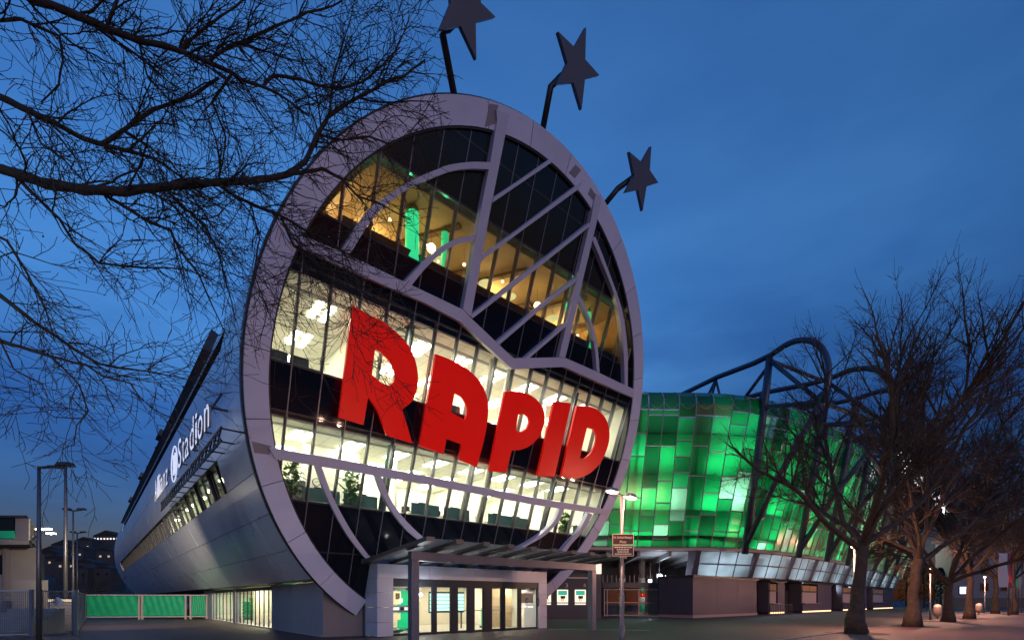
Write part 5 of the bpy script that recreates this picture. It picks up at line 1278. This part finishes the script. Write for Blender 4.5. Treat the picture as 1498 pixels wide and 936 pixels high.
for (x, y, lb) in ((1371.5, 905.5, 'rounded litter bin by the third tree trunk'), (1432, 898.5, 'rounded litter bin beyond the fourth tree trunk'), (1457.5, 896, 'rounded litter bin nearest the flag poles')):
    P = on_ground(x, y); k_ = P.y / 40; t = thing('litter_bin', P, lb, 'litter bin', 'litter bins by the lamps')
    MB().lathe(P, [(.001, .25), (.22, .25), (.29, .5), (.30, .85), (.26, 1.0)], 14).build('body', mat('bin_body', (.30, .22, .18), .5), t, smooth=True); MB().lathe(P, [(.27, 1.0), (.25, 1.12), (.15, 1.22), (.001, 1.25)], 14).build('lid', mat('bin_lid', (.6, .52, .45), .4), t, smooth=True); MB().tube([P, P + ZV * .3], .06, 8).build('stand', M_DARK, t)

M_EVG = mat('evergreen', (0.012, 0.022, 0.014), .8, 0, .4, 3)
re_ = random.Random(66)
for (x, Y, H, Rr, lb) in ((1326, 128, 11, 5.0, 'tall dark evergreen right behind the far end of the stadium'), (1352, 98, 8.5, 3.2, 'broad dark evergreen between the stadium end and the apartment house'), (1376, 92, 7.5, 2.6, 'narrow dark evergreen beside the apartment house')):
    b0 = Vector((X(x, Y), Y, 0)); t = thing('dark_evergreen', b0, lb, 'tree')
    MB().tube([b0, b0 + ZV * H * .9], [.22, .05], 8).build('trunk', M_BARK2, t)
    mb = MB()
    for k in range(2200):
        z = H * re_.random()**.8; rr = Rr * (1 - z / H)**.7 * math.sqrt(re_.uniform(.15, 1)) * re_.uniform(.75, 1.12); a = re_.uniform(0, 6.2832)
        c = b0 + Vector((rr * math.cos(a), rr * math.sin(a), z + .15)); d = Vector((math.cos(a), math.sin(a), re_.uniform(-.7, .2))) * re_.uniform(.25, .5); s_ = d.cross(ZV).normalized() * .14
        mb.quad(c, c + d * .5 + s_, c + d, c + d * .5 - s_)
    tag(mb.build('crown', M_EVG, t), kind='stuff')

# ================================================================== BARE TREES
def wander(rng, a, b, n, amp):
    """a crooked line from a to b"""
    d = b - a; pts = [a]; off = Vector((0, 0, 0))
    for i in range(1, n):
        off += Vector((rng.gauss(0, 1), rng.gauss(0, 1), rng.gauss(0, 1))) * amp * d.length / n
        t = i / n; pts.append(a + d * t + off * (1 - t) ** .5 * 1.0)
    pts.append(b + off * .2); return pts
def rand_perp(rng, d):
    v = Vector((rng.gauss(0, 1), rng.gauss(0, 1), rng.gauss(0, 1))); v -= d * v.dot(d); return v.normalized()
def grow(mbs, rng, pos, d, L, r, lev, opt):
    """one crooked branch and its side branches; mbs[0] limbs, mbs[1] twigs"""
    n = max(3, int(L / opt['seg'])); st = L / n; pts = [pos]; dirs = [d]; p = pos.copy(); d = d.normalized()
    for i in range(n):
        d = (d + Vector((rng.gauss(0, 1), rng.gauss(0, 1), rng.gauss(0, 1))) * opt['kink'] + opt['bias'] * opt['bw'][min(lev, len(opt['bw']) - 1)]).normalized()
        p = p + d * st; pts.append(p.copy()); dirs.append(d.copy())
        if 'inside' in opt and i > 0 and not opt['inside'](p): break
    n = len(pts) - 1; L = st * n
    rt = max(opt['rmin'], r * .38); rad = [r + (rt - r) * i / n for i in range(n + 1)]
    mbs[0 if lev <= 1 else 1].tube(pts, rad, 6 if lev <= 0 else (4 if r > .02 else 3), cap=False)
    if lev >= opt['max']: 
        if opt.get('balls') is not None and rng.random() < opt['pball']: opt['balls'].append(pts[-1])
        return
    k = max(2, int(L * opt['dens'][min(lev, len(opt['dens']) - 1)] * rng.uniform(.8, 1.25)))
    for j in range(k):
        t = rng.uniform(opt.get('t0', [.18])[min(lev, len(opt.get('t0', [.18])) - 1)], 1.0) if j else 1.0; i = min(n, int(t * n)); dd = dirs[i]
        ang = R_(rng.uniform(*opt['ang'])) if j else R_(rng.uniform(5, 20))
        nd = (dd * math.cos(ang) + rand_perp(rng, dd) * math.sin(ang)).normalized()
        l2 = L * rng.uniform(*opt['ratio']) * (1.0 - .45 * t + (.25 if j == 0 else 0))
        l2 = max(opt['lmin'], min(l2, opt['lmax'][min(lev, len(opt['lmax']) - 1)]))
        grow(mbs, rng, pts[i], nd, l2, max(opt['rmin'], min(rad[i] * .62, l2 * .018 + .002)), lev + 1, opt)

# ---- street trees on the right
def street_tree(base, H, seed, label, limbs=None, trunk_r=.42, fork=4.4, lean=Vector((0, 0, 0)), sx=1.0, levels=4, dens=1.0, grp='bare trees along the pavement'):
    rng = random.Random(seed); t = thing('bare_street_tree', base, label, 'tree', grp)
    mb = MB(); tr = []; n = 7
    for i in range(n + 1):
        f = i / n; tr.append(base + ZV * (fork * f) + lean * f * f + Vector((rng.gauss(0, .05), rng.gauss(0, .05), 0)) * (1 if i else 0))
    rad = [trunk_r * (1.28 - .55 * min(1, i / 2.2)) if i < 3 else trunk_r * (.76 - .03 * i) for i in range(n + 1)]
    mb.tube(tr, rad, 14); mb.build('trunk', M_BARK2, t, smooth=True)
    mbs = (MB(), MB())
    opt = dict(seg=.40, kink=.085, bias=Vector((.16, 0, .5)), bw=[.05, .06, .05, .04], rmin=.0068, max=levels - 1, dens=[1.8 * dens, 2.8 * dens, 6.8 * dens], ang=(20, 55), ratio=(.34, .60), lmin=.55, lmax=[4.4, 2.0, 1.15])
    rx, rz = sx * (H - fork) * .50, (H - fork) * .56; cc = base + Vector((lean.x * 1.5 + 1.5, 0, H - rz)) 
    jit = [rng.uniform(.86, 1.08) for _ in range(64)]
    def inside(p):
        v = p - cc; a_ = int((math.atan2(v.z, v.x) + math.pi) / (2 * math.pi) * 63.9); w_ = math.sqrt((v.x / rx)**2 + (v.y / (rx * .9))**2 + (v.z / rz)**2)
        return w_ < jit[a_] or p.z < cc.z - rz * .2 and w_ < 1.5
    opt['inside'] = inside; opt['t0'] = [.34, .22, .15]
    top = tr[-1]; m = limbs or 6
    for j in range(m):
        a = 2 * math.pi * j / m + rng.uniform(-.35, .35); sp = rng.uniform(.45, 1.3) if j < m - 1 else .12
        d = Vector((math.cos(a) * sp * sx, math.sin(a) * sp, rng.uniform(.8, 1.0))).normalized() + Vector((.10, 0, 0))
        grow(mbs, rng, top - ZV * rng.uniform(0, .8), d, (H - fork) * (rng.uniform(.74, .92) if j < m - 1 else .80), trunk_r * rng.uniform(.26, .40), 0, opt)
    tag(mbs[0].build('limbs', M_BARK2, t, smooth=True), kind='stuff'); tag(mbs[1].build('crown', M_BARK2, t), kind='stuff')
    MB().lathe(base, [(.001, .012), (1.25, .012), (1.3, .006)], 20).build('tree_pit', mat('tree_pit', (.035, .026, .022), .95, 0, .3, 6, .3), t)
TL = ['tallest bare street tree, first in the row before the stadium', 'bare street tree with an orange lit trunk, second in the row', 'forked bare street tree beside a lamp, third in the row', 'bare street tree with a slim orange trunk, fourth in the row', 'bare street tree close to the flag poles, fifth in the row']
for k, (x, y, H, sd_, rr, fk, lv) in enumerate(((1253, 926, 16.8, 31, .40, 4.6, 4), (1335, 916, 15, 12, .42, 4.6, 4), (1387, 909, 16.5, 23, .38, 3.2, 4), (1418, 904.5, 16.5, 44, .36, 4.4, 4), (1456, 897, 17, 55, .36, 4.5, 3))):
    street_tree(on_ground(x, y), H, sd_, TL[k], 8, rr, fk, Vector((.45 if k < 2 else .1, 0, 0)), 1.25, lv, 1.0)
# a few more beyond, and small trees on the slope to the left
for k, (p_, q_, H, sd_) in enumerate(((68, -14.5, 14, 71), (84, -13.5, 14, 72))):
    street_tree(W(p_, q_), H, sd_, ['bare tree far along the pavement behind the flag poles', 'farthest bare tree along the pavement'][k], 6, .34, 4.2, Vector((0, 0, 0)), 1.2, 3, .8)
for k, (x, Y, H, sd_) in enumerate(((92, 62, 7.0, 81), (118, 75, 9.0, 82), (142, 70, 8, 83), (152, 110, 10.5, 84), (78, 90, 9, 85), (105, 120, 11, 86), (130, 130, 12, 87))):
    street_tree(Vector((X(x, Y), Y, 0)), H, sd_, 'dark bare tree on the slope behind the tarp fence', 6, .22, 2.2, Vector((0, 0, 0)), 1.1, 3, .7, 'bare trees on the slope')

# ---- the plane tree overhead: traced limbs, grown twigs
PT = thing('overhanging_plane_tree', Vector((-12.5, 8.6, 0)), 'bare plane tree reaching over the street with hanging seed balls', 'tree')
rng = random.Random(77)
trunk = [Vector((-12.5, 8.6, 0)), Vector((-12.4, 8.6, 2.5)), Vector((-12.1, 8.7, 5)), Vector((-11.8, 8.8, 7.2))]
MB().tube(trunk, [.62, .46, .40, .36], 16).build('trunk', M_BARK, PT, smooth=True)
LIMBS = [  # pixel polyline, start depth, end depth, start radius px, end radius px
 ([(-40,232),(0,247),(65,269),(120,278),(182,281),(236,274),(320,267),(367,265),(425,254),(447,236),(465,196),(480,171),(523,143),(556,125),(590,112),(622,88)], 9.0, 10.5, 11, 2.0),
 ([(-20,-40),(47,0),(109,22),(156,42),(203,60),(261,74),(305,91),(340,107),(356,118),(385,127),(420,146),(452,170)], 8.6, 10.0, 10, 2.4),
 ([(-40,122),(0,142),(44,163),(84,182),(120,202),(156,214),(203,225),(240,240),(272,263),(300,292)], 9.4, 10.2, 8, 1.8),
 ([(149,211),(189,185),(225,160),(283,140),(320,114)], 9.8, 9.7, 4.5, 3),
 ([(385,127),(400,111),(440,116),(494,131),(530,120),(560,96),(585,70)], 9.9, 10.4, 4, 1.4),
 ([(320,270),(345,288),(367,298),(411,316),(444,335),(478,352),(520,380)], 10.0, 10.6, 4, 1.3),
 ([(425,254),(472,247),(500,262),(523,287),(560,300),(600,322)], 10.2, 10.8, 4, 1.2),
 ([(-40,482),(0,498),(73,521),(127,534),(152,551),(192,561),(206,585)], 8.8, 9.6, 5, 1.3),
 ([(-40,405),(0,432),(54,474),(109,511),(145,532),(174,538),(230,546),(280,556)], 9.0, 10.0, 5, 1.1),
 ([(73,521),(116,563),(129,601),(112,622),(108,652)], 9.2, 9.4, 2.6, 1.0),
 ([(129,601),(120,612),(80,610),(50,590),(32,576)], 9.3, 9.6, 1.6, .8),
 ([(20,255),(87,320),(109,356),(145,385),(210,392),(272,394),(310,410)], 9.2, 10.0, 4, 1.2),
 ([(150,283),(210,320),(250,338),(262,365),(290,400),(312,450),(333,492)], 9.5, 10.2, 4, 1.1),
 ([(240,274),(300,330),(322,380),(336,430),(345,470)], 9.7, 10.3, 3.2, 1.0),
 ([(-30,30),(30,28),(87,53),(92,90),(86,125),(60,150)], 8.9, 9.4, 4, 1.4),
 ([(-40,330),(10,352),(40,400),(66,450),(80,500)], 8.8, 9.2, 3.5, 1.2),
 ([(305,91),(345,64),(400,40),(450,18),(500,2)], 9.8, 10.3, 4, 1.8),
 ([(156,42),(172,0),(190,-40)], 9.1, 9.4, 4, 3),
 ([(340,107),(310,150),(330,200),(320,262)], 9.9, 10.2, 3, 1.4),
 ([(261,74),(300,40),(345,10),(380,-20)], 9.5, 9.9, 3.4, 1.6),
 ([(465,196),(500,205),(540,200),(580,215),(612,210)], 10.3, 10.7, 2.6, 1.0),
 ([(480,171),(486,120),(500,70),(515,20)], 10.3, 10.6, 2.6, 1.2),
 ([(411,316),(430,360),(470,392),(520,405),(545,432),(566,448)], 10.4, 10.8, 2.4, 1.0),
 ([(367,298),(380,350),(372,400),(392,450),(380,500)], 10.2, 10.4, 2.2, .9),
 ([(0,498),(20,540),(60,560),(70,580)], 8.9, 9.1, 2.2, .9),
 ([(203,60),(215,110),(250,150),(262,190)], 9.3, 9.6, 2.6, 1.2),
 ([(40,163),(60,210),(100,240),(120,262)], 9.5, 9.6, 2.6, 1.2),
 ([(500,366),(506,410),(514,450),(516,490),(535,530),(572,548)], 10.75, 10.8, 1.3, .8),
 ([(523,143),(560,150),(600,148),(636,150)], 10.5, 10.8, 2.0, .9),
 ([(556,125),(570,90),(590,50),(600,20)], 10.5, 10.7, 2.0, .9),
]
mbs = (MB(), MB()); balls = []
opt = dict(seg=.13, kink=.15, bias=Vector((.45, .05, -.28)), bw=[.05, .06, .06, .05], rmin=.0055, max=3, dens=[4.2, 5.4, 5.2], ang=(22, 72), ratio=(.40, .75), lmin=.16, lmax=[1.2, .78, .36], balls=balls, pball=.010, inside=lambda p: p.x / p.y < -.148)
for pts, d0, d1, r0, r1 in LIMBS:
    n = len(pts); P = []
    for i, (x, y) in enumerate(pts):
        Y = d0 + (d1 - d0) * i / (n - 1); P.append(at_depth(x, y, Y))
    fine = []; 
    for i in range(n - 1):
        a, b = P[i], P[i + 1]; seg_ = wander(rng, a, b, max(2, int((b - a).length / .16)), .06); fine += seg_[:-1]
    fine.append(P[-1]); m = len(fine)
    rad = [.64 * (r0 + (r1 - r0) * i / (m - 1)) * (d0 + d1) / 2 / FPX * (1 + .12 * rng.uniform(-1, 1)) for i in range(m)]
    mbs[0].tube(fine, rad, 8, cap=False)
    L = sum((fine[i + 1] - fine[i]).length for i in range(m - 1)); k = int(L * (6.8 if pts[0][1] < 390 else 4.6))
    for j in range(k):
        t = rng.uniform(.03, 1) if j else 1.0; i = min(m - 2, int(t * (m - 1))); dd = (fine[i + 1] - fine[i]).normalized()
        ang = R_(rng.uniform(25, 75)); nd = (dd * math.cos(ang) + rand_perp(rng, dd) * math.sin(ang)).normalized()
        nd = (nd + Vector((.22, 0, -.12))).normalized()
        L2 = rng.uniform(.35, 1.75) * (1.1 - .35 * t)
        grow(mbs, rng, fine[i], nd, L2, min(rad[i] * .6, .007 + L2 * .009), 1, opt)
# the limbs join the trunk outside the view
for pts, d0, d1, r0, r1 in LIMBS:
    if pts[0][0] < 0 and r0 >= 3.5:
        a = at_depth(*pts[0], d0); tz = max(3.6, min(7.0, a.z - 1.2)); c = Vector((-12.4 + .09 * tz, 8.7, tz)); mbs[0].tube(wander(rng, c, a, 8, .05), [r0 * 1.0 * d0 / FPX] * 5 + [r0 * .64 * d0 / FPX] * 4, 8)
tag(mbs[0].build('limbs', M_BARK, PT, smooth=True), kind='stuff'); tag(mbs[1].build('twigs', M_BARK, PT), kind='stuff')
sbm = MB()
for b in balls:
    e = b - ZV * rng.uniform(.03, .09); sbm.tube([b, e], .002, 3); sbm.ball(e - ZV * .016, .017, 6, 4)
tag(sbm.build('seed_balls', mat('seed_ball', (.06, .04, .025), .9), PT), kind='stuff')
print('SEGS', len(mbs[0].f), len(mbs[1].f), len(balls))
